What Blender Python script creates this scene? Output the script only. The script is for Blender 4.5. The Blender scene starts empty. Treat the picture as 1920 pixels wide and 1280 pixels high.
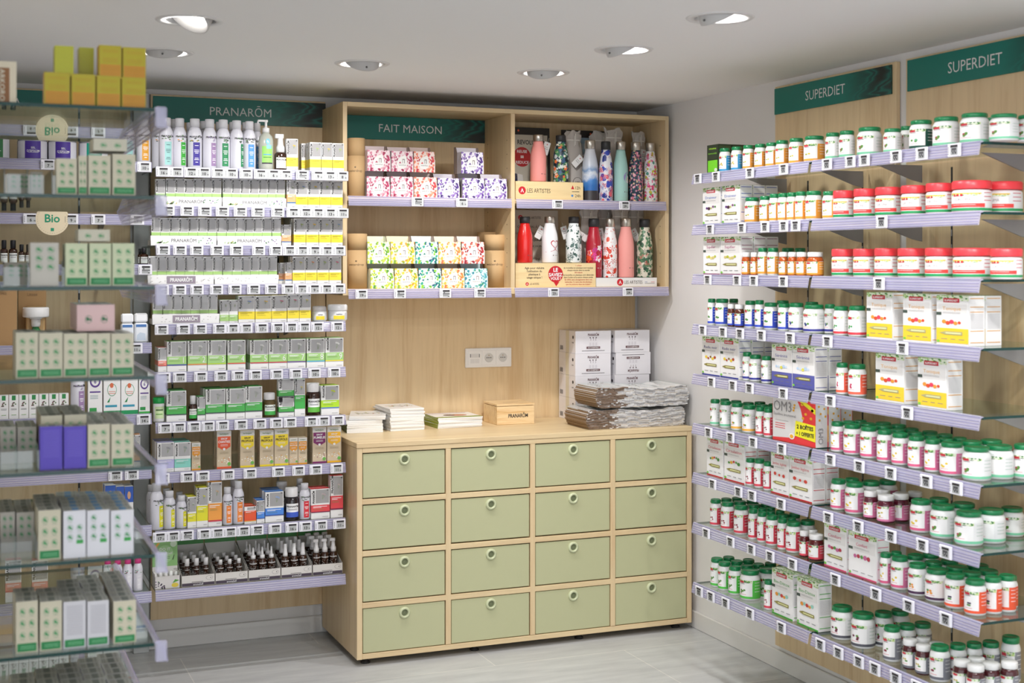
import bpy, math, random
from math import sin, cos, tan, atan, atan2, asin, pi, radians, hypot
from mathutils import Vector, Matrix
random.seed(7)
SC = bpy.context.scene
COL = SC.collection

# ---------------------------------------------------------------- camera, world, lights, exposure
FPX = 2572.0                       # focal length in pixels of a 1920 wide frame
YAW = radians(22.24)
CZ = 1.68                          # eye height
HV = 492.0                         # row of the horizon
cam_d = bpy.data.cameras.new('camera')
cam = bpy.data.objects.new('camera', cam_d); COL.objects.link(cam)
cam.location = (0, 0, CZ); cam.rotation_euler = (pi/2, 0, -YAW)
cam_d.sensor_width = 36; cam_d.lens = 36*FPX/1920
cam_d.shift_y = -(640-HV)/1920
cam_d.clip_start = 0.05
cam_d.dof.use_dof = True; cam_d.dof.focus_distance = 5.9; cam_d.dof.aperture_fstop = 4.0
SC.camera = cam

world = bpy.data.worlds.new('world'); SC.world = world; world.use_nodes = True
bg = world.node_tree.nodes['Background']
bg.inputs[0].default_value = (0.92, 0.955, 1.0, 1); bg.inputs[1].default_value = 1.6

SC.view_settings.view_transform = 'Standard'; SC.view_settings.look = 'None'
SC.view_settings.exposure = 0.42; SC.view_settings.gamma = 1
SC.cycles.max_bounces = 8; SC.cycles.transparent_max_bounces = 24
SC.cycles.diffuse_bounces = 4; SC.cycles.glossy_bounces = 3; SC.cycles.transmission_bounces = 4
SC.cycles.caustics_reflective = False; SC.cycles.caustics_refractive = False
SC.cycles.sample_clamp_indirect = 4
SC.cycles.use_denoising = True

CEIL = 2.433                       # ceiling height
WX = 3.175                         # right wall
WY = 6.115                         # back wall
# ceiling downlights: x, y, tilt direction (dx, dy), watts
DOWN = [(0.6875, 4.328, (-0.55, -0.32), 34), (0.707, 5.02, (0.12, 0.50), 24), (1.44, 5.02, (0.0, 0.66), 42),
        (2.174, 4.988, (0.30, 0.52), 48), (2.2025, 4.343, (0.55, 0.12), 34), (2.189, 3.663, (0.50, 0.10), 20),
        (2.18, 2.98, (0.3, 0.5), 16), (1.44, 3.25, (0.22, 0.5), 48), (2.3, 2.4, (-0.1, 0.6), 50),
        (1.75, 2.5, (0.1, 0.55), 50), (2.2, 1.9, (0.1, 0.55), 30)]
def add_spot(x, y, d, watts):
    l = bpy.data.lights.new('downlight_lamp', 'SPOT'); l.energy = watts*0.62; l.spot_size = radians(112); l.spot_blend = 0.75
    l.shadow_soft_size = 0.035; l.color = (1.0, 0.985, 0.985)
    o = bpy.data.objects.new('downlight_lamp', l); COL.objects.link(o)
    o.location = (x, y, CEIL+0.018)
    v = Vector((d[0], d[1], -0.9)).normalized()
    o.rotation_euler = v.to_track_quat('-Z', 'Y').to_euler()
    return o
for _x, _y, _d, _w in DOWN: add_spot(_x, _y, _d, _w)

# ---------------------------------------------------------------- pixel geometry of the photograph
SA, CA = sin(YAW), cos(YAW)
def ang(u): return atan((u-960)/FPX)+YAW          # bearing, clockwise from +Y
def cdepth(x, y): return x*SA+y*CA
def z_at(v, x, y): return CZ-(v-HV)*cdepth(x, y)/FPX

class Frame:
    """a shelf front: back (looks along +Y), right (looks along +X)"""
    def __init__(s, kind, F): s.kind, s.F = kind, F
    def rot(s): return {'back': 0, 'right': -pi/2, 'left': pi/2}[s.kind]
    def world(s, a, dep, z=0):
        if s.kind == 'back': return Vector((a, s.F+dep, z))
        if s.kind == 'right': return Vector((s.F+dep, a, z))
        return Vector((s.F-dep, a, z))
    def a_of(s, u, dep=0):
        t = tan(ang(u))
        return t*(s.F+dep) if s.kind == 'back' else (s.F+dep)/t
    def cyl(s, u0, r):
        th = ang(u0)
        D = 5.0
        for _ in range(6):
            c = th+asin(r/D)
            if s.kind == 'back': p = (tan(c)*(s.F+r), s.F+r)
            else: p = (s.F+r, (s.F+r)/tan(c))
            D = hypot(*p)
        return p[0] if s.kind == 'back' else p[1]
    def z_of(s, v, a, dep=0):
        w = s.world(a, dep); return z_at(v, w.x, w.y)

# ---------------------------------------------------------------- materials
MATS = {}
def srgb(h):
    h = h.lstrip('#'); c = [int(h[i:i+2], 16)/255 for i in (0, 2, 4)]
    return tuple(x/12.92 if x <= 0.04045 else ((x+0.055)/1.055)**2.4 for x in c)
def M(h, rough=0.5, metal=0.0, alpha=1.0, spec=0.5, coat=0.0):
    k = (h, rough, metal, alpha, spec, coat)
    if k not in MATS:
        m = bpy.data.materials.new('paint_'+h.strip('#')); m.use_nodes = True
        b = m.node_tree.nodes['Principled BSDF']
        b.inputs['Base Color'].default_value = (*srgb(h), 1)
        b.inputs['Roughness'].default_value = rough; b.inputs['Metallic'].default_value = metal
        b.inputs['Specular IOR Level'].default_value = spec
        if coat: b.inputs['Coat Weight'].default_value = coat; b.inputs['Coat Roughness'].default_value = 0.08
        if alpha < 1: b.inputs['Alpha'].default_value = alpha
        m.diffuse_color = (*srgb(h), 1)
        MATS[k] = m
    return MATS[k]
def newmat(name):
    m = bpy.data.materials.new(name); m.use_nodes = True
    nt = m.node_tree; return m, nt, nt.nodes['Principled BSDF']
def node(nt, t, **kw):
    n = nt.nodes.new(t)
    for k, v in kw.items():
        if k in n.inputs: n.inputs[k].default_value = v
        else: setattr(n, k, v)
    return n
def ramp(nt, stops, interp='LINEAR'):
    r = nt.nodes.new('ShaderNodeValToRGB'); r.color_ramp.interpolation = interp
    e = r.color_ramp.elements
    while len(e) < len(stops): e.new(0.5)
    for i, (p, c) in enumerate(stops): e[i].position = p; e[i].color = (*c, 1)
    return r
def wood(name, c1, c2, axis='z', rough=0.42, scale=1.0, off=0.0):
    m, nt, b = newmat(name)
    tc = node(nt, 'ShaderNodeTexCoord'); mp = node(nt, 'ShaderNodeMapping')
    s = {'z': (9, 9, 0.55), 'x': (0.55, 9, 9), 'y': (9, 0.55, 9)}[axis]
    mp.inputs['Scale'].default_value = tuple(v*scale for v in s); mp.inputs['Location'].default_value = (off, off, off)
    nt.links.new(tc.outputs['Object'], mp.inputs['Vector'])
    n1 = node(nt, 'ShaderNodeTexNoise', Scale=1.3, Detail=5.0, Roughness=0.6, Distortion=0.9)
    n2 = node(nt, 'ShaderNodeTexNoise', Scale=7.0, Detail=3.0, Roughness=0.7)
    nt.links.new(mp.outputs[0], n1.inputs['Vector']); nt.links.new(mp.outputs[0], n2.inputs['Vector'])
    mx = node(nt, 'ShaderNodeMath', operation='MULTIPLY_ADD'); mx.inputs[1].default_value = 0.3
    nt.links.new(n2.outputs['Fac'], mx.inputs[0])
    sc = node(nt, 'ShaderNodeMath', operation='MULTIPLY'); sc.inputs[1].default_value = 0.72
    nt.links.new(n1.outputs['Fac'], sc.inputs[0]); nt.links.new(sc.outputs[0], mx.inputs[2])
    r = ramp(nt, [(0.34, srgb(c2)), (0.52, srgb(c1)), (0.68, tuple(min(1, v*1.07) for v in srgb(c1)))])
    nt.links.new(mx.outputs[0], r.inputs[0]); nt.links.new(r.outputs[0], b.inputs['Base Color'])
    b.inputs['Roughness'].default_value = rough
    return m
WOODV = wood('maple_upright', '#dcc49b', '#cfb086', 'z')
WOODH = wood('maple_along', '#dec79d', '#d1b48a', 'x')
WOODE = wood('maple_edge', '#e0ca9f', '#d6bd90', 'x', scale=0.6)
WOODB = wood('maple_panel', '#dfc59b', '#cdac7f', 'z', off=3.1)
PINE = wood('pine_crate', '#ecd0a2', '#d3a76c', 'x', scale=2.2)
def pattern(name, base, cols, scale=60.0, thr=0.42, rough=0.4, mix=0.0, coord='Object'):
    """scattered blobs of several colours printed on a base colour"""
    m, nt, b = newmat(name)
    tc = node(nt, 'ShaderNodeTexCoord')
    nz = node(nt, 'ShaderNodeTexNoise', Scale=scale*0.8, Detail=1.0)
    nt.links.new(tc.outputs[coord], nz.inputs['Vector'])
    ad = node(nt, 'ShaderNodeVectorMath', operation='MULTIPLY_ADD')
    ad.inputs[1].default_value = (0.9/scale,)*3; nt.links.new(nz.outputs['Color'], ad.inputs[0]); nt.links.new(tc.outputs[coord], ad.inputs[2])
    vo = node(nt, 'ShaderNodeTexVoronoi', Scale=scale); nt.links.new(ad.outputs[0], vo.inputs['Vector'])
    sep = node(nt, 'ShaderNodeSeparateColor'); nt.links.new(vo.outputs['Color'], sep.inputs[0])
    n = len(cols); r = ramp(nt, [(i/n, srgb(c)) for i, c in enumerate(cols)], 'CONSTANT'); nt.links.new(sep.outputs[0], r.inputs[0])
    lt = node(nt, 'ShaderNodeMath', operation='LESS_THAN'); lt.inputs[1].default_value = thr; nt.links.new(vo.outputs['Distance'], lt.inputs[0])
    mx = node(nt, 'ShaderNodeMix', data_type='RGBA'); nt.links.new(lt.outputs[0], mx.inputs[0])
    mx.inputs[6].default_value = (*srgb(base), 1); nt.links.new(r.outputs[0], mx.inputs[7])
    nt.links.new(mx.outputs[2], b.inputs['Base Color']); b.inputs['Roughness'].default_value = rough
    return m
def glass_mat(name, tint, refl=1.0, edge=None):
    m = bpy.data.materials.new(name); m.use_nodes = True; nt = m.node_tree
    nt.nodes.remove(nt.nodes['Principled BSDF']); out = nt.nodes['Material Output']
    t = node(nt, 'ShaderNodeBsdfTransparent'); t.inputs[0].default_value = (*tint, 1)
    g = node(nt, 'ShaderNodeBsdfGlossy', Roughness=0.02); g.inputs[0].default_value = (0.9, 0.97, 0.94, 1)
    f = node(nt, 'ShaderNodeFresnel'); ge = node(nt, 'ShaderNodeNewGeometry'); ior = node(nt, 'ShaderNodeMath', operation='MULTIPLY_ADD')
    ior.inputs[1].default_value = 1/1.5-1.5; ior.inputs[2].default_value = 1.5   # same reflectance on both faces of a pane
    nt.links.new(ge.outputs['Backfacing'], ior.inputs[0]); nt.links.new(ior.outputs[0], f.inputs['IOR']); mu = node(nt, 'ShaderNodeMath', operation='MULTIPLY'); mu.inputs[1].default_value = refl
    nt.links.new(f.outputs[0], mu.inputs[0])
    mx = node(nt, 'ShaderNodeMixShader'); nt.links.new(mu.outputs[0], mx.inputs[0]); nt.links.new(t.outputs[0], mx.inputs[1]); nt.links.new(g.outputs[0], mx.inputs[2])
    nt.links.new(mx.outputs[0], out.inputs[0]); return m
GLASS = glass_mat('shelf_glass', (0.90, 0.925, 0.915))
GEDGE = M('#0c3b36', 0.15)
CLEAR = glass_mat('clear_plastic', (0.93, 0.93, 0.94), 1.6)
FILM = glass_mat('thin_film', (0.99, 0.99, 0.99), 1.0)
def rail_mat():
    m = bpy.data.materials.new('lavender_plastic'); m.use_nodes = True; nt = m.node_tree; b = nt.nodes['Principled BSDF']
    b.inputs['Base Color'].default_value = (*srgb('#dad7f0'), 1); b.inputs['Roughness'].default_value = 0.18
    b.inputs['Alpha'].default_value = 0.42; b.inputs['Coat Weight'].default_value = 0.5
    return m
RAIL = rail_mat()
RAILD = M('#938fb6', 0.3)
STEEL = M('#b9b9bd', 0.35, 0.85)
GREYM = M('#9b9b9f', 0.45, 0.3)
WHITE = M('#f0efee', 0.4)
CARD = M('#f1f0ee', 0.45)
INK = M('#2a2628', 0.6)

# ---------------------------------------------------------------- mesh building
GLY = {}
def glyph(s, bold=0.0):
    k = (s, bold)
    if k not in GLY:
        c = bpy.data.curves.new('t', 'FONT'); c.body = s; c.size = 1; c.align_x = 'CENTER'; c.offset = bold
        c.resolution_u = 2; c.fill_mode = 'FRONT'
        o = bpy.data.objects.new('t', c); COL.objects.link(o)
        me = bpy.data.meshes.new_from_object(o)
        vs = [(v.co.x, v.co.y) for v in me.vertices]; fs = [tuple(p.vertices) for p in me.polygons]
        nz = [p.normal.z for p in me.polygons]
        fs = [f if n > 0 else f[::-1] for f, n in zip(fs, nz)]
        bpy.data.objects.remove(o); bpy.data.curves.remove(c); bpy.data.meshes.remove(me)
        if vs:
            x0, x1 = min(v[0] for v in vs), max(v[0] for v in vs)
            vs = [(x-(x0+x1)/2, y-0.35) for x, y in vs]; w = x1-x0
        else: w = 0
        GLY[k] = (vs, fs, w)
    return GLY[k]

class MB:
    def __init__(s): s.v, s.f, s.m, s.sm, s.ms = [], [], [], [], []
    def mi(s, m):
        if m not in s.ms: s.ms.append(m)
        return s.ms.index(m)
    def add(s, vs, fs, m, smooth=False):
        o = len(s.v); s.v += [tuple(p) for p in vs]; i = s.mi(m)
        for f in fs: s.f.append(tuple(o+k for k in f)); s.m.append(i); s.sm.append(smooth)
    def box(s, a, b, m, bev=0.0, mats=None):
        (x0, y0, z0), (x1, y1, z1) = a, b
        if bev > 0: return s.bbox(a, b, m, bev)
        V = [(x0,y0,z0),(x1,y0,z0),(x1,y1,z0),(x0,y1,z0),(x0,y0,z1),(x1,y0,z1),(x1,y1,z1),(x0,y1,z1)]
        F = [('D',(0,3,2,1)),('T',(4,5,6,7)),('F',(0,1,5,4)),('R',(1,2,6,5)),('B',(2,3,7,6)),('L',(3,0,4,7))]
        for n, f in F:
            mm = (mats or {}).get(n, m)
            if mm is not None: s.add([V[k] for k in f], [(0,1,2,3)], mm)
    def bbox(s, a, b, m, r):
        """box with chamfered edges"""
        (x0, y0, z0), (x1, y1, z1) = a, b
        r = min(r, (x1-x0)*0.45, (y1-y0)*0.45, (z1-z0)*0.45)
        P = {}; V = []
        for ix, x in ((0, x0), (1, x1)):
            for iy, y in ((0, y0), (1, y1)):
                for iz, z in ((0, z0), (1, z1)):
                    sx, sy, sz = (1-2*ix)*r, (1-2*iy)*r, (1-2*iz)*r
                    P[ix,iy,iz,'x'] = len(V); V.append((x, y+sy, z+sz))
                    P[ix,iy,iz,'y'] = len(V); V.append((x+sx, y, z+sz))
                    P[ix,iy,iz,'z'] = len(V); V.append((x+sx, y+sy, z))
        F = []
        for i in (0, 1):
            q = [P[i,0,0,'x'],P[i,1,0,'x'],P[i,1,1,'x'],P[i,0,1,'x']]; F.append(q if i else q[::-1])
            q = [P[0,i,0,'y'],P[1,i,0,'y'],P[1,i,1,'y'],P[0,i,1,'y']]; F.append(q[::-1] if i else q)
            q = [P[0,0,i,'z'],P[1,0,i,'z'],P[1,1,i,'z'],P[0,1,i,'z']]; F.append(q if i else q[::-1])
        for i in (0, 1):
            for j in (0, 1):
                q = [P[0,i,j,'y'],P[1,i,j,'y'],P[1,i,j,'z'],P[0,i,j,'z']]; F.append(q[::-1] if i != j else q)
                q = [P[i,0,j,'x'],P[i,1,j,'x'],P[i,1,j,'z'],P[i,0,j,'z']]; F.append(q if i != j else q[::-1])
                q = [P[i,j,0,'x'],P[i,j,1,'x'],P[i,j,1,'y'],P[i,j,0,'y']]; F.append(q[::-1] if i != j else q)
                for k in (0, 1):
                    q = [P[i,j,k,'x'],P[i,j,k,'y'],P[i,j,k,'z']]; F.append(q if (i+j+k) % 2 else q[::-1])
        s.add(V, F, m)
    def lathe(s, prof, m, seg=24, smooth=True, cx=0, cy=0, fm=None, cap=True, ax=None):
        """prof: (r, z) from bottom to top; fm(k, angle) -> material, angle 0 = front (-y), + to the right"""
        o = len(s.v)
        for r, z in prof:
            for i in range(seg):
                t = 2*pi*i/seg
                s.v.append((cx+r*sin(t), cy-r*cos(t), z))
        n = len(prof)
        for k in range(n-1):
            for i in range(seg):
                j = (i+1) % seg; t = 2*pi*(i+0.5)/seg
                if t > pi: t -= 2*pi
                mm = fm(k, t) if fm else m
                s.f.append((o+k*seg+i, o+k*seg+j, o+(k+1)*seg+j, o+(k+1)*seg+i)); s.m.append(s.mi(mm or m)); s.sm.append(smooth)
        if cap:
            if prof[0][0] > 1e-6: s.f.append(tuple(o+i for i in range(seg))[::-1]); s.m.append(s.mi(m)); s.sm.append(False)
            if prof[-1][0] > 1e-6: s.f.append(tuple(o+(n-1)*seg+i for i in range(seg))); s.m.append(s.mi(m)); s.sm.append(False)
    def text(s, t, put, size, m, bold=0.0, rot=0, maxw=None):
        """put(x, y) -> point in space"""
        vs, fs, w = glyph(t, bold)
        if not vs: return
        k = size
        if maxw and w*k > maxw: kx = maxw/w
        else: kx = k
        cr, sr = cos(radians(rot)), sin(radians(rot))
        s.add([put(x*kx*cr-y*k*sr, x*kx*sr+y*k*cr) for x, y in vs], fs, m)
    def poly(s, pts, put, m):
        s.add([put(x, y) for x, y in pts], [tuple(range(len(pts)))], m)
    def ell(s, cx, cy, rx, ry, put, m, n=16):
        s.poly([(cx+rx*cos(2*pi*i/n), cy+ry*sin(2*pi*i/n)) for i in range(n)], put, m)
    def mesh(s, name):
        me = bpy.data.meshes.new(name); me.from_pydata(s.v, [], s.f)
        for m in s.ms: me.materials.append(m)
        me.polygons.foreach_set('material_index', s.m); me.polygons.foreach_set('use_smooth', s.sm)
        me.update(); return me
def link(name, me, parent=None, loc=(0,0,0), rz=0.0):
    o = bpy.data.objects.new(name, me); COL.objects.link(o)
    o.location = loc
    if rz: o.rotation_euler = (0, 0, rz)
    if parent: o.parent = parent
    return o
def tag(o, label, cat, group=None):
    o['label'] = label; o['category'] = cat
    if group: o['group'] = group
    return o
def struct(o): o['kind'] = 'structure'; return o
def empty(name, loc=(0,0,0), rz=0.0):
    return link(name, None, None, loc, rz)

# decals on a carton w x d x h standing on its base, front at y = 0
def facer(face, w, d, h, off=0.0006):
    if face == 'F': return (lambda x, y: (x, -off, y)), w, h
    if face == 'R': return (lambda x, y: (w/2+off, d/2+x, y)), d, h
    if face == 'L': return (lambda x, y: (-w/2-off, d/2-x, y)), d, h
    if face == 'T': return (lambda x, y: (x, y, h+off)), w, d
class Carton:
    def __init__(s, w, d, h, base=None, mats=None):
        s.w, s.d, s.h = w, d, h; s.b = MB(); s.lv = 0
        s.b.box((-w/2, 0, 0), (w/2, d, h), base or CARD, mats=mats)
    def rect(s, f, u0, v0, u1, v1, m, lv=1):
        p, W, H = facer(f, s.w, s.d, s.h, 0.0004*lv)
        s.b.poly([((u0-.5)*W, v0*H), ((u1-.5)*W, v0*H), ((u1-.5)*W, v1*H), ((u0-.5)*W, v1*H)], p, m)
        return s
    def poly(s, f, pts, m, lv=2):
        p, W, H = facer(f, s.w, s.d, s.h, 0.0004*lv)
        s.b.poly([((x-.5)*W, y*H) for x, y in pts], p, m); return s
    def ell(s, f, cu, cv, r, m, lv=2, ry=None, n=14):
        p, W, H = facer(f, s.w, s.d, s.h, 0.0004*lv)
        s.b.ell((cu-.5)*W, cv*H, r, ry or r, p, m, n); return s
    def text(s, f, t, cu, cv, size, m, rot=0, bold=0.0, maxw=None, lv=3):
        p, W, H = facer(f, s.w, s.d, s.h, 0.0004*lv)
        s.b.text(t, lambda x, y: p((cu-.5)*W+x, cv*H+y), size, m, bold, rot, maxw); return s
    def lines(s, f, u0, u1, vs, m, th=0.006, lv=2):
        for v in vs: s.rect(f, u0, v-th/2, u1, v+th/2, m, lv)
        return s

# ---------------------------------------------------------------- products: prototypes and placing
class Proto:
    def __init__(s, name, desc, cat, w, d, h, parts): s.name, s.desc, s.cat, s.w, s.d, s.h, s.parts = name, desc, cat, w, d, h, parts
PR = {}
def proto(key, name, desc, cat, w, d, h, parts):
    PR[key] = Proto(name, desc, cat, w, d, h, parts)
TAKEN = {}
INST = []      # (object, desc, shelf phrase, along, row)
def put(key, loc, rz=0.0, s=(1,1,1), shelf='', along=0.0, row=0, desc=None):
    p = PR[key]
    if len(p.parts) == 1:
        r = link(p.name, p.parts[0][1], None, loc, rz)
    else:
        r = empty(p.name, loc, rz)
        made = {}
        for q in p.parts:
            par = made[q[2]] if len(q) > 2 and q[2] else r
            made[q[0]] = link(q[0], q[1], par)
    r.scale = s; r['category'] = p.cat
    INST.append((r, desc or p.desc, shelf, along, row))
    return r
def shelf_items(fr, z, shelf, items, X0=0, Y0=0, S=1.0, dep=0.0, jit=0.0):
    """items: (key, x0, x1 or None, ytop, rows[, dep]) in crop pixels (X0 + x/S, Y0 + y/S)"""
    sg = 1 if fr.kind == 'back' else -1
    taken = TAKEN.setdefault((fr.kind, round(z, 2), shelf.split(',')[-1]), [])
    def free(a, q, r): return all(hypot(a-b, q-c) > (r+e)*0.985 for b, c, e in taken)
    for it in items:
        key, x0, x1, yt = it[:4]; rows = it[4] if len(it) > 4 else 1
        dp = dep+(it[5] if len(it) > 5 else 0)
        p = PR[key]; f2 = Frame(fr.kind, fr.F+dp)
        u0 = X0+x0/S; v = Y0+yt/S
        rnd = p.cat in ('jar', 'bottle', 'tube', 'tub')
        if rnd:
            if x1 is None: r = p.w/2
            else:
                r = p.w/2
                for _ in range(3):
                    a = f2.cyl(u0, r); w = f2.world(a, r)
                    r = ((x1-x0)/S)*cdepth(w.x, w.y)/FPX/2
            a = f2.cyl(u0, r); W = 2*r
            for _ in range(40):
                if free(a, dp+r, r): break
                dp += .004; f2 = Frame(fr.kind, fr.F+dp); a = f2.cyl(u0, r)
            zt = f2.z_of(v, a, r*0.6); depth = W
        else:
            a0 = f2.a_of(u0); a1 = f2.a_of(X0+x1/S); a = (a0+a1)/2; W = abs(a1-a0)*0.985
            zt = f2.z_of(v, a); depth = p.d
        H = max(0.02, zt-z)
        for k in range(rows):
            j = jit*random.uniform(-1, 1) if k or rnd else 0
            dd = (r if rnd else 0)+k*(depth+0.003)
            w = f2.world(a+(random.uniform(-.002, .002) if k else 0), dd, z)
            if rnd:
                aa = a+(random.uniform(-.002, .002) if k else 0); n_ = 0
                while k and not free(aa, dp+dd, r) and n_ < 60: dd += .004; n_ += 1
                if k and dp+dd+r > .33: continue
                taken.append((aa, dp+dd, r)); w = f2.world(aa, dd, z)
            sc = (W/p.w, W/p.w, H/p.h) if rnd else (W/p.w, 1, H/p.h)
            if not rnd and k: w = f2.world(a+random.uniform(-.003, .003), dd, z)
            o = put(key, w, fr.rot()+(random.uniform(-.22, .22) if rnd and k else (random.uniform(-.05, .05) if rnd else 0)), sc, shelf, sg*a, k)
ORD = ['first','second','third','fourth','fifth','sixth','seventh','eighth','ninth','tenth','eleventh','twelfth','thirteenth','fourteenth','fifteenth','sixteenth','seventeenth','eighteenth','nineteenth','twentieth']
NTH = ['top','second','third','fourth','fifth','sixth','seventh','eighth','ninth','tenth']
def finish_labels():
    g = {}
    for t in INST: g.setdefault((t[1], t[2]), []).append(t)
    for (desc, shelf), L in g.items():
        if len(L) == 1: L[0][0]['label'] = f'{desc}, {shelf}'; continue
        rows = {}
        for t in L: rows.setdefault(t[4], []).append(t)
        for rk, R in rows.items():
            R.sort(key=lambda t: t[3])
            rn = '' if len(rows) == 1 else ('front ' if rk == 0 else ('rear ' if len(rows) == 2 else ['front','middle','rear','rearmost','hindmost'][min(rk, 4)]+' '))
            for i, t in enumerate(R):
                n = len(R)
                pos = '' if n == 1 else ('leftmost' if i == 0 else ('rightmost' if i == n-1 else f'{ORD[i]} from left'))
                pos = (rn+('row ' if rn and pos else '')+pos).strip()
                if rn and n == 1: pos = rn.strip()+' one'
                t[0]['label'] = f'{desc}, {pos}, {shelf}' if pos else f'{desc}, {shelf}'
                t[0]['group'] = f'{desc}, {shelf}'
# ---------------------------------------------------------------- printed designs
FOL = pattern('foliage_print', '#dfe8cf', ['#5d9a4a', '#9cc46a', '#3f7d3d', '#c6d98a'], 150, 0.5)
WORD = 'PRANARŌM'
GREYP = M('#a9a7a6', 0.25, 0.15)  # shiny grey print panel, colour darkened to hold shade from the shelf above
LIME = M('#a9d07c', 0.45); YEL = M('#f2dc3c', 0.45); GRN = M('#4cab50', 0.45)
def arc(b, r, a0, a1, z0, z1, m, n=None):
    n = n or max(2, int(abs(a1-a0)/0.2))
    V, F = [], []
    for i in range(n+1):
        t = a0+(a1-a0)*i/n
        V += [(r*sin(t), -r*cos(t), z0), (r*sin(t), -r*cos(t), z1)]
    for i in range(n): F.append((2*i, 2*i+2, 2*i+3, 2*i+1))
    b.add(V, F, m, True)
def wrap(r, a0, zc): return lambda x, y: (r*sin(a0+x/r), -r*cos(a0+x/r), zc+y)

def flower(c, face, cu, cv, s, col, stem='#8b9a78'):
    """little line drawing of a plant"""
    st = M(stem, 0.6)
    W = {'F': c.w, 'T': c.w}.get(face, c.d)
    for k in range(3):
        a = 0.5+k*0.55; x, y = cos(a)*s, sin(a)*s
        c.poly(face, [(cu, cv-s*0.9/c.h), (cu+x*0.8/W, cv+y*0.5/c.h), (cu+(x*0.8+.0011)/W, cv+(y*0.5+.0006)/c.h), (cu+.0013/W, cv-s*.9/c.h)], st, 2)
        c.ell(face, cu+x*0.8/W, cv+y*0.5/c.h, s*0.24, M(col, 0.6), 3, n=7)
def pcarton(key, desc, w, h, d, band, b0, b1, stripe=None, num=None, art='#c9b45e', tabs=False, grey=(0.52, 0.97), word=True, title=True):
    c = Carton(w, d, h, mats={'T': M(band, .5) if not tabs else CARD})
    c.rect('F', 0.24, max(grey[0], b1+0.02), 0.96, grey[1], GREYP, 1)
    ws = min(w*0.26, 0.012)
    if word: c.text('F', WORD, 0.13, 0.73 if b1 < .5 else .8, ws, INK, rot=90, bold=0.03, maxw=h*0.42)
    c.rect('F', 0, b0, 1, b1, M(band, 0.45), 2)
    if title:
        dk = '#ffffff' if band not in ('#f2dc3c',) else '#8a7a1a'
        c.lines('F', 0.1, 0.62 if num else 0.85, [b1-0.05], M(dk, .6), 0.014, 3)
        c.lines('F', 0.1, 0.55, [b1-0.085], M(dk, .6), 0.012, 3)
        c.lines('F', 0.1, 0.66, [b1-0.13, b1-0.155], M('#6f8f55' if band != '#f2dc3c' else '#a8961f', .6), 0.006, 3)
    if stripe: c.rect('F', 0, b0-0.012, 1, b0+0.022, M(stripe, .5), 4)
    if num: c.text('F', str(num), 0.84, (b0+b1)/2+0.02, 0.030, WHITE, bold=-0.004, lv=5)
    if art: flower(c, 'F', 0.6, 0.76, min(w, h)*0.2, art)
    c.ell('F', 0.88, 0.95, 0.0035, INK, 4, ry=0.0017)
    c.lines('F', 0.6, 0.92, [0.07, 0.055], M('#8f8f90'), 0.006, 2)
    # sides
    for f in 'LR':
        c.rect(f, 0, b0, 1, b1, M(band, 0.45), 1)
        c.lines(f, 0.15, 0.85, [b1+.05+i*.035 for i in range(6)], M('#aaa9aa'), 0.006, 1)
    proto(key, 'medicine_carton', desc, 'box', w, d, h, [('carton', c.b.mesh('medicine_carton'))])

pcarton('slim', 'slim grey and green carton', .036, .115, .034, '#a9d07c', .36, .47, art=None, grey=(.5, .97), title=False)
pcarton('slimlow', 'short green and white carton', .036, .085, .034, '#a9d07c', .1, .36, art='#b9b9a8')
for k, col in enumerate(['#c7b659', '#e8b93a', '#9fb25a', '#6f86b5', '#c85a7a', '#d77b4c']):
    pcarton('yel%d' % k, ['white carton with yellow band', 'yellow band carton with bloom', 'yellow band carton with sprig', 'yellow band carton, blue flower', 'yellow band carton, pink flower', 'yellow band carton, orange flowers'][k], .046, .122, .04, '#f2dc3c', .14, .42, art=col)
for k, (nm, st) in enumerate([('blue', '#3c46a0'), ('orange', '#e08a3c'), ('lime', '#b9d62f'), ('orange red', '#d9563c'), ('crimson', '#c8324a'), ('red', '#c8324a'), ('purple', '#6a3f96'), ('sky blue', '#4fb2d2'), ('yellow', '#ecd83c')]):
    pcarton('num%d' % (k+1), 'green numbered carton %d, %s stripe' % (k+1, nm), .078, .105, .05, '#a4d07e', .22, .50, stripe=st, num=k+1, art='#d8d8d4')
pcarton('grnA', 'wide carton with green band', .078, .125, .04, '#49ad4e', .22, .50, stripe='#3b4a4a', art='#a5a8a4')
pcarton('grnS', 'small carton with green band', .034, .09, .034, '#49ad4e', .24, .5, stripe='#3b4a4a', art=None)
pcarton('grnT', 'tall carton with solid green base', .042, .15, .04, '#43b04c', .2, .56, art='#c9b45e')
pcarton('limeA', 'carton with bright lime band', .075, .12, .04, '#b4e02a', .24, .5, stripe='#4a7ac8', art='#b9c83c')
pcarton('lilac', 'white carton with lilac base', .072, .11, .045, '#b9b7e0', .12, .42, art='#9a9a9e')
pcarton('teal', 'white carton with teal base', .072, .11, .045, '#86cfc0', .12, .42, art='#8f9a96')
pcarton('orgT', 'tall carton with orange base', .06, .15, .04, '#f0a045', .12, .52, stripe='#c8324a', art='#c9b090')
pcarton('yelT', 'tall carton with acid yellow base', .044, .14, .04, '#e2dc28', .16, .54, art='#d6d23a')
pcarton('yelM', 'short carton with acid yellow base', .038, .115, .04, '#e2dc28', .2, .46, art='#d0d0cc')
pcarton('bluS', 'narrow carton with blue base', .034, .1, .04, '#4a86d8', .2, .48, stripe='#2a4a9a', art='#cfd4dc')
pcarton('bluA', 'wide carton with blue base', .078, .12, .04, '#4a86d8', .22, .46, stripe='#2a4a9a', art='#9ab0d8')
pcarton('redA', 'wide carton with red base', .075, .115, .04, '#e2484e', .22, .46, stripe='#7a2448', art='#b8a8a8')
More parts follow.
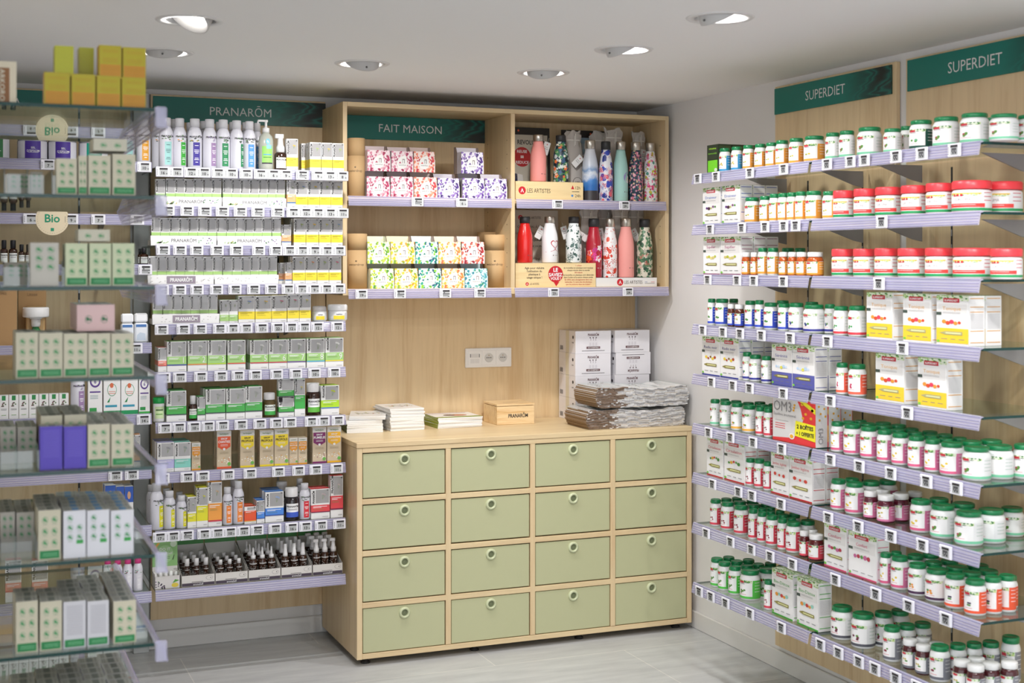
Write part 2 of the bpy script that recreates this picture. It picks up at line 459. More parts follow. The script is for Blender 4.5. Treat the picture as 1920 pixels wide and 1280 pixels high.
pcarton('redT', 'tall carton with red base', .052, .15, .04, '#e2484e', .2, .52, stripe='#7a2448', art='#b8a8a8')
pcarton('redS', 'narrow carton with salmon band', .034, .09, .05, '#ee9080', .26, .46, stripe='#d0484a', art=None)
pcarton('orgS', 'small orange label carton', .034, .11, .03, '#f5b27c', .2, .5, stripe='#3a7ab8', art='#dcd8d0')
pcarton('spice', 'tiny red and orange carton', .046, .062, .04, '#e4572e', .15, .75, stripe='#f2c23c', art=None, grey=(.8, .95), word=False)

def kraft(key, desc, w, h, word, colr, txt='SIROP'):
    kb = M('#cdbb9e', 0.7)
    c = Carton(w, .045, h, kb)
    c.rect('F', 0, .86, 1, 1, M('#d9d6cf'), 1)
    c.text('F', 'herbalgem', .5, .93, w*.16, M('#4f7a4a'), bold=.01, maxw=w*.6)
    c.poly('F', [(.06, .86), (.06, .58), (.5, .48), (.94, .58), (.94, .86)], M(colr, .5), 2)
    c.text('F', txt, .5, .80, w*.17, WHITE if colr != '#f0d42c' else INK, bold=.02, lv=4)
    c.text('F', word, .5, .72, w*.24, WHITE if colr != '#f0d42c' else INK, bold=.02, lv=4, maxw=w*.82)
    c.lines('F', .25, .75, [.64, .61], WHITE, .008, 4)
    c.ell('F', .5, .52, w*.09, WHITE, 4)
    rnd = random.Random(len(desc))
    for i in range(16):
        c.ell('F', rnd.uniform(.12, .88), rnd.uniform(.12, .3), w*.035, M(rnd.choice(['#f4efe6', '#e8a23a', '#f4efe6', colr])), 3, n=7)
    c.ell('F', .85, .12, w*.12, M('#6aae4a'), 4)
    c.rect('F', 0, 0, 1, .05, M(colr, .5), 3)
    c.lines('F', .2, .8, [.44, .42, .40], M('#8d7c60'), .005, 2)
    for f in 'LR':
        c.rect(f, .2, .3, .8, .8, M('#dccbb0'), 1); c.lines(f, .25, .75, [.35+i*.05 for i in range(8)], M('#8d7c60'), .008, 2)
    proto(key, 'syrup_carton', desc, 'box', w, .045, h, [('carton', c.b.mesh('syrup_carton'))])
kraft('krO', 'kraft syrup carton, orange shield', .06, .155, 'CHANTRES', '#e2572c')
kraft('krY', 'kraft syrup carton, yellow shield', .058, .155, 'PROPOLIS', '#f0d42c')
kraft('krP', 'kraft syrup carton, purple shield', .058, .155, 'FUMELIS', '#7a2460')
kraft('krG', 'kraft syrup carton, golden shield', .056, .155, 'RESPIRATION', '#eeb428')
kraft('krS', 'small kraft propolis carton', .034, .115, 'PROPOLIS', '#e89a28', 'GOUTTES')

# spray cans, pump bottles
def can(key, desc, d, h, labcol, a0=-.35, a1=.62, word=True, caph=.17, cat='bottle', plant='#6f7d64', acc=None):
    r = d/2; b = MB()
    hb = h*(1-caph)
    b.lathe([(r*.9, 0), (r, .004), (r, hb*.80), (r*.93, hb*.88), (r*.75, hb*.95), (r*.62, hb)], M('#e3e2ea', .3), 28)
    l = MB(); rr = r+.0007
    arc(l, rr, a0, a1, h*.06, h*.52, M(labcol, .4))
    am = (a0+a1)/2
    if word: l.text(WORD, wrap(r+.0006, am*.6, h*.63), d*.19, INK, .03)

    for i, (hw, z) in enumerate([(.3, .45), (.38, .36), (.38, .33), (.26, .30), (.3, .20), (.36, .17), (.2, .12)]):
        arc(l, rr+.0005, am-hw*(a1-a0)/1.1, am+hw*(a1-a0)/1.1, h*z, h*(z+.012), M('#ffffff' if labcol not in ('#a8dcd8', '#e8e83a') else '#5a7a7a', .5))
    rnd = random.Random(key)
    for i in range(9):
        x, y = rnd.uniform(-d*.38, d*.3), rnd.uniform(0, h*.12)
        l.ell(x, y, d*.085, d*.035, wrap(r+.0008+i*.00004, am-.15, h*.535), M(rnd.choice([plant, '#5c8a4c', '#3c4a34', acc or plant]), .6), 7)
    cp = MB(); rc = r*.68
    cp.lathe([(rc, hb), (rc, h*.985), (rc*.92, h), (0.001, h)], M('#ecebef', .25, alpha=.82), 24)
    cp.lathe([(rc*.35, hb), (rc*.35, h*.95), (.001, h*.95)], M('#dddde0', .4), 12)
    proto(key, 'spray_bottle', desc, cat, d, d, h, [('body', b.mesh('body')), ('label', l.mesh('label')), ('cap', cp.mesh('cap'))])
can('canT', 'white spray bottle, teal label', .056, .205, '#a8dcd8', acc='#e0a040')
can('canG', 'white spray bottle, bright green label', .054, .205, '#3fae3c', .05, .85, acc='#f0a040')
can('canP', 'white spray bottle, indigo label', .056, .205, '#44389a', acc='#c7a93a', plant='#55566a')
can('canM', 'white spray bottle, mauve label', .056, .2, '#a184ae', .1, .95, plant='#9a8ab0')
can('canE', 'white spray bottle, forest green label', .056, .2, '#2f8a58', plant='#5a7a5a')
can('canE2', 'white spray bottle, label turned right', .056, .2, '#2f8a58', .5, 1.3, plant='#5a7a5a')
can('canB', 'slim spray bottle, blue label', .05, .195, '#5a9ae0')
can('canO', 'white spray bottle, ochre label', .052, .2, '#e0a030', acc='#c7a93a')
can('canY', 'white spray bottle, yellow label', .052, .2, '#e2dc28', .3, 1.15)
can('canY2', 'small spray bottle, yellow label', .046, .15, '#e2dc28', .2, .9)
can('canR', 'white spray bottle, orange label', .042, .16, '#ee8a3c')
can('canR2', 'slim spray bottle, red label', .04, .16, '#d8303c')
can('canK', 'spray bottle with pink cap', .045, .16, '#e6e4ea', word=False, plant='#c0307a', acc='#2f8a58')
for q in PR['canK'].parts:
    if q[0] == 'cap': q[1].materials.clear(); q[1].materials.append(M('#e0408a', .3)); q[1].materials.append(M('#e0408a', .3))
def pump_bottle():
    b = MB(); r = .029; h = .205
    b.lathe([(r*.9, 0), (r, .005), (r, .12), (r*.85, .135), (r*.45, .148), (r*.4, .155)], M('#cfd3c6', .12, alpha=.75, coat=.4), 28)
    l = MB(); arc(l, r+.0006, -.7, .8, .03, .095, M('#9ad86a')); arc(l, r+.001, -.1, .6, .085, .1, M('#8cc8ec'))
    arc(l, r+.001, -.5, .6, .06, .064, M('#5aa0d8')); arc(l, r+.001, -.5, .6, .05, .053, M('#4b8a3c')); arc(l, r+.001, -.7, .8, .026, .031, M('#3a3a3c'))
    l.ell(0, 0, .009, .012, wrap(r+.0007, .1, .113), M('#7fc4e4'))
    p = MB(); p.lathe([(r*.48, .15), (r*.48, .168), (.005, .17), (.005, .19), (.008, .192), (.008, .2), (.001, .2)], WHITE, 16)
    p.box((-.033, -.006, .192), (.006, .006, .2), WHITE, .002); p.box((-.034, -.004, .184), (-.029, .004, .194), WHITE)
    proto('pump', 'pump_bottle', 'clear pump bottle, green label', 'bottle', .058, .058, .2, [('body', b.mesh('body')), ('label', l.mesh('label')), ('pump', p.mesh('pump'))])
pump_bottle()
def amber(key, desc, d, h, kind, lab='#ffffff', name='dropper_bottle', cat='bottle', band=None, brown='#351c0f'):
    """brown glass bottle with a white closure: kind cap, roll, drop, spray, pump"""
    r = d/2; b = MB(); am = M(brown, .08, coat=.5)
    sh = {'cap': .66, 'roll': .60, 'drop': .52, 'spray': .50, 'pump': .50, 'wide': .72}[kind]*h
    nk = r*(.8 if kind == 'wide' else .5)
    b.lathe([(r*.9, 0), (r, .003), (r, sh*.86), (r*.9, sh*.94), (nk, sh)], am, 22)
    l = MB()
    if lab:
        arc(l, r+.0005, -.95, .95, sh*.14, sh*.72, M(lab, .5))
        if lab != '#ffffff' or band: arc(l, r+.0008, -.95, .95, sh*.14, sh*.36, M(band or '#49ad4e', .5))
        l.text(WORD, wrap(r+.0009, 0, sh*.6), d*.17, INK, .03)
        for z in (.48, .44): arc(l, r+.0009, -.6, .6, sh*z, sh*(z+.02), M('#8d8d90'))
    else:
        l.text(WORD, wrap(r+.0005, 0, sh*.66), d*.2, WHITE, .03)
        rnd = random.Random(key)
        for i in range(14):
            l.ell(rnd.uniform(-d*.4, d*.4), rnd.uniform(-sh*.16, sh*.14), d*.06, d*.025, wrap(r+.0005, 0, sh*.34), M('#d8d8d6'), 6)
        arc(l, r+.0005, -.8, .8, sh*.07, sh*.14, M('#dfe6ea'))
    p = MB(); wm = M('#eceaea', .35)
    if kind == 'cap': p.lathe([(r*.62, sh), (r*.62, h*.97), (r*.55, h), (.001, h)], wm, 18)
    if kind == 'wide': p.lathe([(r*.86, sh), (r*.88, sh+.002), (r*.88, h*.97), (r*.8, h), (.001, h)], wm, 24)
    if kind == 'roll': p.lathe([(r*.9, sh), (r*.9, h*.98), (r*.8, h), (.001, h)], wm, 18)
    if kind == 'drop': p.lathe([(r*.62, sh), (r*.62, sh+h*.14), (r*.5, sh+h*.15), (r*.34, sh+h*.17), (r*.24, h*.9), (r*.2, h*.98), (.001, h)], wm, 18)
    if kind == 'spray': p.lathe([(r*.62, sh), (r*.62, sh+h*.08), (r*.55, sh+h*.12), (r*.42, h*.98), (r*.36, h), (.001, h)], wm, 18)
    if kind == 'pump':
        p.lathe([(r*.7, sh), (r*.7, sh+h*.14), (r*.5, sh+h*.2), (r*.42, h*.9)], wm, 18, cap=True)
        p.box((-r*.9, -r*.35, h*.88), (r*.5, r*.35, h), wm, .002)
    parts = [('body', b.mesh('body')), ('label', l.mesh('label')), ('pump' if kind == 'pump' else 'cap', p.mesh('cap'))]
    proto(key, name, desc, cat, d, d, h, parts)
amber('ampump', 'small brown pump bottle', .05, .13, 'pump', '#ffffff', 'pump_bottle')
amber('amsmall', 'small brown bottle, green label', .034, .09, 'cap', '#eef3ea', band='#3fae4c')
amber('amjarG', 'brown jar with green label', .05, .09, 'wide', '#eef3ea', 'medicine_jar', 'jar', '#49ad4e', '#5b4a22')
amber('ambigG', 'brown bottle with white cap', .058, .125, 'wide', '#ffffff', 'medicine_jar', 'jar', '#6cc04a')
amber('ambigB', 'dark bottle with blue label', .058, .13, 'wide', '#ffffff', 'medicine_jar', 'jar', '#3f5fc4', '#241c20')
amber('rollon', 'brown roll-on bottle', .021, .075, 'roll', None, 'roll_on_bottle')
amber('vial', 'small brown capped vial', .026, .06, 'cap', None, 'glass_vial')
amber('dropper', 'brown dropper bottle', .034, .1, 'drop', None)
amber('mist', 'brown mist spray bottle', .034, .105, 'spray', None, 'spray_bottle')
amber('pumpS', 'brown glass pump bottle', .034, .115, 'pump', None, 'pump_bottle')
amber('blackcap', 'black-capped oil bottle', .03, .07, 'cap', '#eef1ee', 'oil_bottle', band='#e6ece6')
for q in PR['blackcap'].parts:
    if q[0] == 'cap': q[1].materials.clear(); q[1].materials.append(M('#1d1c1f', .4))
def greenlid():
    b = MB(); b.lathe([(.022, 0), (.024, .004), (.024, .06), (.022, .064)], WHITE, 22)
    l = MB(); arc(l, .0247, -.8, .9, .012, .052, M('#d3e6b4')); arc(l, .025, -.6, .7, .038, .043, M('#5a7a4a')); arc(l, .025, -.6, .6, .025, .028, M('#6aae4a'))
    c = MB(); c.lathe([(.0245, .062), (.0245, .078), (.022, .081), (.001, .081)], M('#12a54a', .35), 22)
    c.box((-.006, -.026, .068), (.006, -.022, .08), M('#12a54a', .35))
    proto('grlid', 'supplement_jar', 'small white jar, bright green lid', 'jar', .049, .049, .081, [('body', b.mesh('body')), ('label', l.mesh('label')), ('lid', c.mesh('lid'))])
greenlid()
def tub(key, desc, clear):
    b = MB(); d = .075; r = d/2
    b.lathe([(r*.85, 0), (r, .006), (r, .036), (r*.96, .04)], M('#f4f4f4', .25, coat=.3), 30)
    l = MB(); arc(l, r+.0007, -.7, .5, .008, .022, YEL); l.text('nutrition', wrap(r+.001, -.1, .028), .007, INK, .02)
    arc(l, r+.0007, .6, 1.1, .008, .032, M('#d6d6da'))
    c = MB(); 
    if clear: c.lathe([(r*.95, .034), (r*.95, .055), (r*.85, .06), (.001, .062)], M('#eeeef2', .12, alpha=.45), 30)
    else: c.lathe([(r*1.02, .04), (r*1.04, .043), (r*1.04, .058), (r*.95, .063), (.001, .064)], M('#f4f4f4', .25, coat=.3), 30)
    proto(key, 'cream_tub', desc, 'tub', d, d, .063, [('body', b.mesh('body')), ('label', l.mesh('label')), ('lid', c.mesh('lid'))])
tub('tubC', 'white cream tub, clear lid', True); tub('tubW', 'squat white tub, yellow label', False)
def stick():
    b = MB(); b.bbox((-.026, 0, 0), (.026, .035, .075), M('#e9edf2', .3), .006)
    l = MB(); l.poly([(-.02, .06), (.02, .06), (.02, .07), (-.02, .07)], lambda x, y: (x, -.0006, y), M('#4a7ab8'))
    l.poly([(-.018, .01), (.018, .01), (.016, .035), (-.004, .04), (-.016, .03)], lambda x, y: (x, -.0006, y), M('#c9d6e4'))
    c = MB(); c.bbox((-.0255, .0005, .077), (.0255, .0345, .112), M('#f4f5f7', .2), .006)
    proto('stick', 'deodorant_stick', 'white deodorant stick, ribbed cap', 'stick', .052, .035, .112, [('body', b.mesh('body')), ('label', l.mesh('label')), ('cap', c.mesh('cap'))])
stick()
def bigjar(key, desc, colr, t1, t2):
    b = MB(); r = .055; b.lathe([(r*.95, 0), (r, .005), (r, .08), (r*.94, .088)], M('#c9c9d2', .25, .4), 32)
    l = MB(); arc(l, r+.0007, -1.2, 1.2, .008, .08, M('#e4e3ea')); arc(l, r+.0012, -.55, .5, .008, .08, M(colr, .35))
    l.text(t1, wrap(r+.0016, 0, .052), .012, WHITE, .01); l.text(t2, wrap(r+.0016, 0, .039), .012, WHITE, .01, maxw=.05)
    arc(l, r+.0016, -.35, .35, .032, .0335, WHITE)
    c = MB(); c.lathe([(r*.97, .086), (r*1.0, .088), (r*1.0, .1), (r*.95, .103), (.001, .103)], M('#a9a8ae', .3, .8), 32)
    proto(key, 'salt_jar', desc, 'jar', .11, .11, .103, [('body', b.mesh('body')), ('label', l.mesh('label')), ('lid', c.mesh('lid'))])
bigjar('saltP', 'large jar, purple salt label', '#4a2f96', 'SEL', "D'EPSOM"); bigjar('saltT', 'large jar, teal salt label', '#159a84', 'SEL DE', 'MER')
bigjar('saltG', 'large jar, leafy green label', '#2f7a44', '', '')

# supplement jars and ampoule boxes of the right wall
LIDG = M('#0f7f4a', .32, coat=.3); LIDD = M('#14683f', .35)
def sdjar(key, desc, d, h, side, band, lid='g', fruit='#c8b43c', brown=None, red=False):
    r = d/2; b = MB(); body = M(brown, .12, coat=.3) if brown else M('#f0f0ef', .35)
    lh = h*(.84 if lid == 'g' else (.8 if lid == 'w' else .74)); sh = lh-(.006 if not red else .003)
    b.lathe([(r*.92, 0), (r, .004), (r, sh-.006), (r*.93, sh), (r*.82, lh)], body, 26)
    l = MB(); z0, z1 = h*.07, sh-.010; rr = r+.0006
    Wm = M('#f3f2f0', .4)
    arc(l, rr, -1.15, .72, z0, z1, Wm)
    if side: arc(l, rr, .72, 2.5, z0, z1, M(side, .4)); arc(l, rr, -2.0, -1.15, z0, z1, M(side, .4))
    else: arc(l, rr, .72, 2.5, z0, z1, M('#e9e9e8', .4)); arc(l, rr, -2.0, -1.15, z0, z1, Wm)
    arc(l, rr+.0003, -1.15, 2.0 if not side else .75, z0, z0+h*.075, M(band, .4))
    arc(l, rr+.0003, -1.0, .75, z1-h*.085, z1, FOL)
    arc(l, rr+.0007, -.75, -.15, z1-h*.1, z1-h*.03, M('#c8283c', .4))
    ink = M('#6d6d70', .6)
    if red:
        arc(l, rr+.0007, -1.0, .8, z1-h*.03, z1+h*.005, M('#eec23a')); arc(l, rr+.0004, -1.1, 1.0, z0+h*.1, z0+h*.22, M('#ee4640'))
        arc(l, rr+.0008, -1.1, 1.0, z0, z0+h*.08, M('#1f9a58')); arc(l, rr+.0009, -.8, .5, z0+h*.17, z0+h*.18, WHITE)
        l.text('CURCUMA', wrap(rr+.0008, -.2, z0+h*.34), h*.11, M('#9a8a8c'), .0)
        for z in (.3, .42, .54): arc(l, rr+.0009, .95, 1.5, z0+h*z, z0+h*(z+.02), M('#d0485a'))
    else:
        for w0, w1, z in ((-.7, .2, .60), (-.7, -.05, .55)): arc(l, rr+.0005, w0, w1, h*z, h*(z+.015), ink)
        rnd = random.Random(key)
        for i in range(4):
            l.ell(rnd.uniform(-.012, .006), rnd.uniform(-.006, .006), d*.07, d*.05, wrap(rr+.0006, -.2, h*.32), M(rnd.choice([fruit, '#5c8f3f', fruit]), .5), 8)
        arc(l, rr+.0005, -.7, .1, h*.2, h*.21, M('#d84a5c'))
        for z in (.3, .4, .5, .6): arc(l, rr+.0005, .95, 1.6, h*z, h*(z+.012), M('#ffffff') if side else M('#9fb8a8'))
    l.v = [(x*cos(.5)-y*sin(.5), x*sin(.5)+y*cos(.5), z) for x, y, z in l.v]
    c = MB()
    if lid == 'g': c.lathe([(r*.84, lh), (r*.89, lh+.002), (r*.9, h*.93), (r*.87, h*.97), (r*.8, h*.985), (r*.78, h*.975), (.001, h*.975)], LIDG, 26); c.box((-.008, -r*.92, lh+.003), (.008, -r*.85, lh+.008), LIDG)
    elif lid == 'w': c.lathe([(r*.88, lh), (r*.92, lh+.002), (r*.92, h*.97), (r*.86, h), (.001, h)], M('#eeeeec', .35), 26)
    else: c.lathe([(r*1.0, lh), (r*1.01, lh+.002), (r*1.01, h*.96), (r*.95, h), (.001, h)], M('#ee4048', .35), 32)
    proto(key, 'supplement_jar', desc, 'jar', d, d, h, [('body', b.mesh('body')), ('label', l.mesh('label')), ('lid', c.mesh('lid'))])
sdjar('jT', 'green-lidded jar, blue wrap', .056, .095, '#3a9ed8', '#3a9ed8')
sdjar('jO', 'green-lidded jar, orange wrap', .062, .1, '#f2a440', '#f2a440')
sdjar('jOs', 'white-lidded jar, orange wrap', .048, .085, '#f2a440', '#f2a440', 'w', brown='#b8541c')
sdjar('jW', 'green-lidded jar, mint base stripe', .074, .1, None, '#7ccca4', fruit='#a03048')
sdjar('jD', 'green-lidded jar, dark green wrap', .074, .1, '#174f42', '#174f42', fruit='#6ab08a')
sdjar('jB', 'green-lidded jar, blue base', .066, .098, '#3a52c4', '#3a52c4', fruit='#4a8a4a')
sdjar('jBl', 'wide green-lidded jar, navy stripe', .082, .1, None, '#3c3f94', fruit='#30407a')
sdjar('jBs', 'white-lidded jar, blue wrap', .046, .08, '#3a52c4', '#3a52c4', 'w', brown='#5a2a1c')
sdjar('jR', 'green-lidded jar, red wrap', .056, .1, '#dc4a5a', '#dc4a5a', fruit='#8a2a3a')
sdjar('jRs', 'white-lidded jar, red wrap', .046, .08, '#dc4a5a', '#dc4a5a', 'w', brown='#5a1a1c')
sdjar('jRd', 'green-lidded jar, tricolour label', .058, .09, None, '#d8404a', fruit='#3f9a58')
sdjar('jC', 'green-lidded jar, coral wrap', .056, .1, '#f0674e', '#f0674e', fruit='#c02858')
sdjar('jY', 'green-lidded jar, golden base', .068, .1, None, '#f0b44a', fruit='#e8963a')
sdjar('jP', 'green-lidded jar, pink wrap', .066, .1, '#d87aa2', '#dc6088', fruit='#e0c03c')
sdjar('jPs', 'white-lidded jar, pink wrap', .048, .085, '#d87aa2', '#d87aa2', 'w', brown='#5a1a2c')
sdjar('jV', 'green-lidded jar, aubergine stripe', .068, .098, None, '#4a2a4c', fruit='#e8963a')
sdjar('jOr', 'green-lidded jar, vermilion wrap', .05, .1, '#f05c38', '#f05c38', fruit='#3a2a4c')
sdjar('jG', 'green-lidded jar, leaf green wrap', .064, .1, '#5cc850', '#5cc850', fruit='#5a8a3c')
sdjar('jK', 'green-lidded jar, charcoal stripe', .066, .1, None, '#55565e', fruit='#6a2a3c')
sdjar('jKt', 'tall green-lidded jar, grey wrap', .052, .1, '#8e8f96', '#6f7078', fruit='#8a2a3a')
sdjar('jKs', 'white-lidded jar, grey wrap', .048, .085, '#8e8f96', '#6f7078', 'w', brown='#4a1c20')
sdjar('red', 'red-lidded tub with green stripe', .112, .1, None, '#1f9a58', 'r', red=True)

def sdbox(key, desc, w, h, d, colr, band, name, fruit, ybox=None, sidecol=None, amp=True):
    c = Carton(w, d, h)
    c.rect('F', 0, .9, 1, 1, FOL, 1); c.rect('T', 0, 0, 1, 1, FOL, 1)
    c.rect('F', .22, .86, .72, .945, M('#c8283c', .4), 2); c.text('F', 'SUPERDIET', .47, .90, .008, WHITE, bold=.02, maxw=w*.42, lv=4)
    c.rect('F', .05, .58, .95, .84, M('#e6e4e1', .3), 1)
    c.text('F', name, .48, .74, h*.10, M(colr, .5), maxw=w*.78)
    c.lines('F', .2, .75, [.66, .64], M('#9a989a'), .005, 2)
    if ybox: c.rect('F', 0, .04, 1, .34, M(ybox, .45), 2)
    rnd = random.Random(key)
    for i in range(5):
        c.ell('F', .24+i*.12, .46+rnd.uniform(-.02, .03), w*rnd.uniform(.05, .08), M(fruit[i % len(fruit)], .5), 3, n=8)
    if amp:
        z = .24 if ybox else .28
        g = M('#a39b52', .35, .5) if not ybox or ybox != '#f2cb3a' else M('#c9c58e', .35, .4)
        c.poly('F', [(.1, z), (.28, z-.035), (.82, z-.035), (.82, z+.035), (.28, z+.035)], g, 4)
        c.rect('F', .3, z-.012, .78, z+.015, M('#dfe0a8'), 5)
    c.rect('F', 0, .6, .16, .66, M('#44524a'), 3)
    c.lines('F', .15, .35, [.12], M('#7d7d80'), .012, 3); c.lines('F', .45, .6, [.12], M('#7d7d80'), .012, 3); c.lines('F', .7, .88, [.12], M('#7d7d80'), .012, 3)
    c.rect('F', 0, 0, 1, .035, M(band, .45), 2); c.ell('F', .06, .07, .004, M('#7cc84a'), 4)
    sm = M(sidecol or band, .5)
    for f in 'LR':
        c.rect(f, 0, 0, 1, .93, M('#eceae8'), 1)
        c.lines(f, .08, .92, [.95, .78, .68, .30, .07], sm, .014, 2)
        c.lines(f, .1, .9, [.35+i*.022 for i in range(14)], M('#c2c1c3'), .007, 2)
    proto(key, 'ampoule_box', desc, 'box', w, d, h, [('carton', c.b.mesh('ampoule_box'))])
sdbox('bBl', 'ampoule box, blue script title', .078, .142, .055, '#6f86c8', '#2f4ab0', 'Draineur', ['#6a3f86', '#4a2a3c', '#c6c47a', '#8a5a86', '#5c9a4a'])
sdbox('bPu', 'ampoule box, plum script title', .078, .142, .055, '#b0628a', '#8a1f5a', 'Sapifier', ['#d8c87a', '#b8c03c', '#e4d88a'])
sdbox('bNa', 'ampoule box, indigo script title', .078, .142, .055, '#56548a', '#3a3f9a', 'Radis noir', ['#e8c83a', '#b04a2c', '#8a6a2c'])
sdbox('bIn', 'ampoule box, indigo base panel', .08, .145, .055, '#6a6aa8', '#4a4f9c', 'Sérénité', ['#bcd4ee', '#d4e2f0', '#e4dc5a'], ybox='#5a5ea8')
sdbox('bRe', 'ampoule box, red script title', .078, .142, .055, '#d8606c', '#c8202c', 'Circulation', ['#4a8a3c', '#e8b03a', '#c83a3c', '#5c9a4a'])
sdbox('bRe2', 'ampoule box with red sprig', .078, .142, .055, '#e07a80', '#c8202c', 'Jambes légères', ['#d84a3c', '#e4e0dc'])
sdbox('bYe', 'ampoule box, yellow base panel', .085, .148, .06, '#e8b878', '#e9e9e6', 'Tonique', ['#e4963a', '#d8502c', '#e0405c'], ybox='#f2cb3a', sidecol='#e0a040')
sdbox('bPi', 'ampoule box, pink base stripe', .078, .142, .055, '#e0708a', '#e04a78', 'Confort', ['#c86a9a', '#b83a4c', '#5c9a4a'])
sdbox('bPi2', 'wide pink-sided tablet box', .11, .135, .05, '#e0708a', '#e04a78', 'Confort', ['#c86a9a', '#b83a4c', '#5c9a4a'], amp=False)
sdbox('bGr', 'ampoule box, green script title', .08, .145, .055, '#6fae6c', '#4aae3c', 'Bio-Détox', ['#e89a3a', '#9ad0c0', '#c8403c'])
def special_boxes():
    w, h, d = .165, .16, .05
    c = Carton(w, d, h, M('#dcdad8', .3))
    c.text('F', 'OM3', .24, .80, .052, M('#8c8a8c', .4), maxw=w*.42)
    for i in range(3): c.ell('F', .5+.012*i, .74+.06*i, .004, M('#eeae2c'), 3)
    c.text('F', 'Équilibre émotionnel', .29, .61, .014, M('#8c8a8c'), maxw=w*.52)
    c.lines('F', .06, .38, [.47], M('#9a989a'), .008, 2); c.lines('F', .06, .3, [.40, .35, .30], M('#e0505c'), .014, 2)
    c.poly('F', [(.58, .98), (1, 1), (1, 0), (0, 0), (0, .06), (.5, .12), (.62, .3), (.72, .55), (.66, .8)], M('#e8383c', .4), 1)
    c.poly('F', [(.58, 1), (.72, 1), (1, .83), (1, .72)], M('#f2ea2c', .4), 3)
    c.poly('F', [(.55, .52), (1, .48), (1, .12), (.53, .18)], M('#f2ea2c', .4), 4)
    c.text('F', '2 BOÎTES', .77, .40, .019, INK, bold=.03, lv=6, maxw=.062); c.text('F', '+ 1 OFFERTE', .77, .25, .019, INK, bold=.03, lv=6, maxw=.066)
    for x, y in ((.7, .9), (.78, .7), (.72, .6), (.9, .62), (.93, .8)): c.ell('F', x, y, .005, M('#eeae2c'), 3)
    c.ell('F', .46, .15, .011, WHITE, 4); c.ell('F', .46, .15, .007, M('#eeae2c'), 5)
    for f in 'LR':
        for x, y in ((.25, .9), (.7, .85), (.4, .74), (.8, .68), (.3, .6)): c.ell(f, x, y, .004, M('#e0a02c'), 2)
        c.text(f, 'OM3', .4, .25, .028, M('#8c8a8c'), rot=90)
        c.rect(f, .97, 0, 1, 1, M('#e8383c'), 2)
    proto('om3', 'capsule_box', 'large silver and red capsule box', 'box', w, d, h, [('carton', c.b.mesh('capsule_box'))])
    w, h, d = .062, .13, .06
    c = Carton(w, d, h, M('#23301f', .4))
    c.rect('F', .06, .5, .94, .96, M('#2c3a26'), 1); c.text('F', 'VITAMINE', .5, .86, .009, M('#a8e03c'), bold=.02); c.text('F', 'Immunité', .5, .70, .012, M('#8ad63a'), maxw=w*.8)
    c.rect('F', .08, .06, .92, .46, M('#78d62c'), 1); c.ell('F', .78, .12, .008, M('#e4e8d8'), 3)
    for f in 'LR': c.rect(f, .05, .5, .95, .95, M('#3c4a2c'), 1); c.rect(f, .05, .05, .95, .45, M('#78d62c'), 1)
    proto('dark', 'vitamin_carton', 'black and lime carton', 'box', w, d, h, [('carton', c.b.mesh('vitamin_carton'))])
special_boxes()
# ---------------------------------------------------------------- room
def plane(name, pts, m):
    b = MB(); b.add(pts, [(0, 1, 2, 3)], m); return b
def tile_mat():
    m, nt, b = newmat('stone_tiles')
    tc = node(nt, 'ShaderNodeTexCoord'); mp = node(nt, 'ShaderNodeMapping'); mp.inputs['Location'].default_value = (-1.5+12, -5.32+12, 0)
    nt.links.new(tc.outputs['Object'], mp.inputs['Vector'])
    br = node(nt, 'ShaderNodeTexBrick', Scale=1.0); br.offset = 0.5
    br.inputs['Brick Width'].default_value = 1.2; br.inputs['Row Height'].default_value = 0.6
    br.inputs['Mortar Size'].default_value = 0.0025; br.inputs['Mortar Smooth'].default_value = 0.3; br.inputs['Bias'].default_value = 0.0
    br.inputs['Color1'].default_value = (*srgb('#b9babb'), 1); br.inputs['Color2'].default_value = (*srgb('#c8c9c9'), 1); br.inputs['Mortar'].default_value = (*srgb('#dcdad6'), 1)
    nt.links.new(mp.outputs[0], br.inputs['Vector'])
    m2 = node(nt, 'ShaderNodeMapping'); m2.inputs['Scale'].default_value = (1.2, 7, 1); nt.links.new(tc.outputs['Object'], m2.inputs['Vector'])
    nz = node(nt, 'ShaderNodeTexNoise', Scale=2.4, Detail=6.0, Roughness=0.65); nt.links.new(m2.outputs[0], nz.inputs['Vector'])
    r = ramp(nt, [(0.3, (.78, .78, .79)), (0.7, (1.12, 1.12, 1.1))]); nt.links.new(nz.outputs['Fac'], r.inputs[0])
    mx = node(nt, 'ShaderNodeMix', data_type='RGBA', blend_type='MULTIPLY'); mx.inputs[0].default_value = 0.8
    nt.links.new(br.outputs['Color'], mx.inputs[6]); nt.links.new(r.outputs[0], mx.inputs[7])
    nt.links.new(mx.outputs[2], b.inputs['Base Color']); b.inputs['Roughness'].default_value = 0.38
    return m
def plaster(name, c):
    m, nt, b = newmat(name); b.inputs['Base Color'].default_value = (*srgb(c), 1); b.inputs['Roughness'].default_value = 0.85
    nz = node(nt, 'ShaderNodeTexNoise', Scale=160.0, Detail=2.0); bp = node(nt, 'ShaderNodeBump', Strength=0.04)
    nt.links.new(nz.outputs['Fac'], bp.inputs['Height']); nt.links.new(bp.outputs[0], b.inputs['Normal']); return m
PLW = plaster('wall_paint', '#e2e0de'); PLC = plaster('ceiling_paint', '#f0efed')
XL, YN = -3.2, -2.5
b = MB(); b.box((XL-.1, YN, -.08), (WX+.1, WY+.1, 0), tile_mat()); struct(link('floor', b.mesh('floor')))
b = MB(); b.box((WX, YN, 0), (WX+.1, WY+.1, CEIL+.12), PLW); struct(link('wall_right', b.mesh('wall_right')))
b = MB(); b.box((-.15, WY, 0), (WX, WY+.1, CEIL+.12), PLW); struct(link('wall_back', b.mesh('wall_back')))
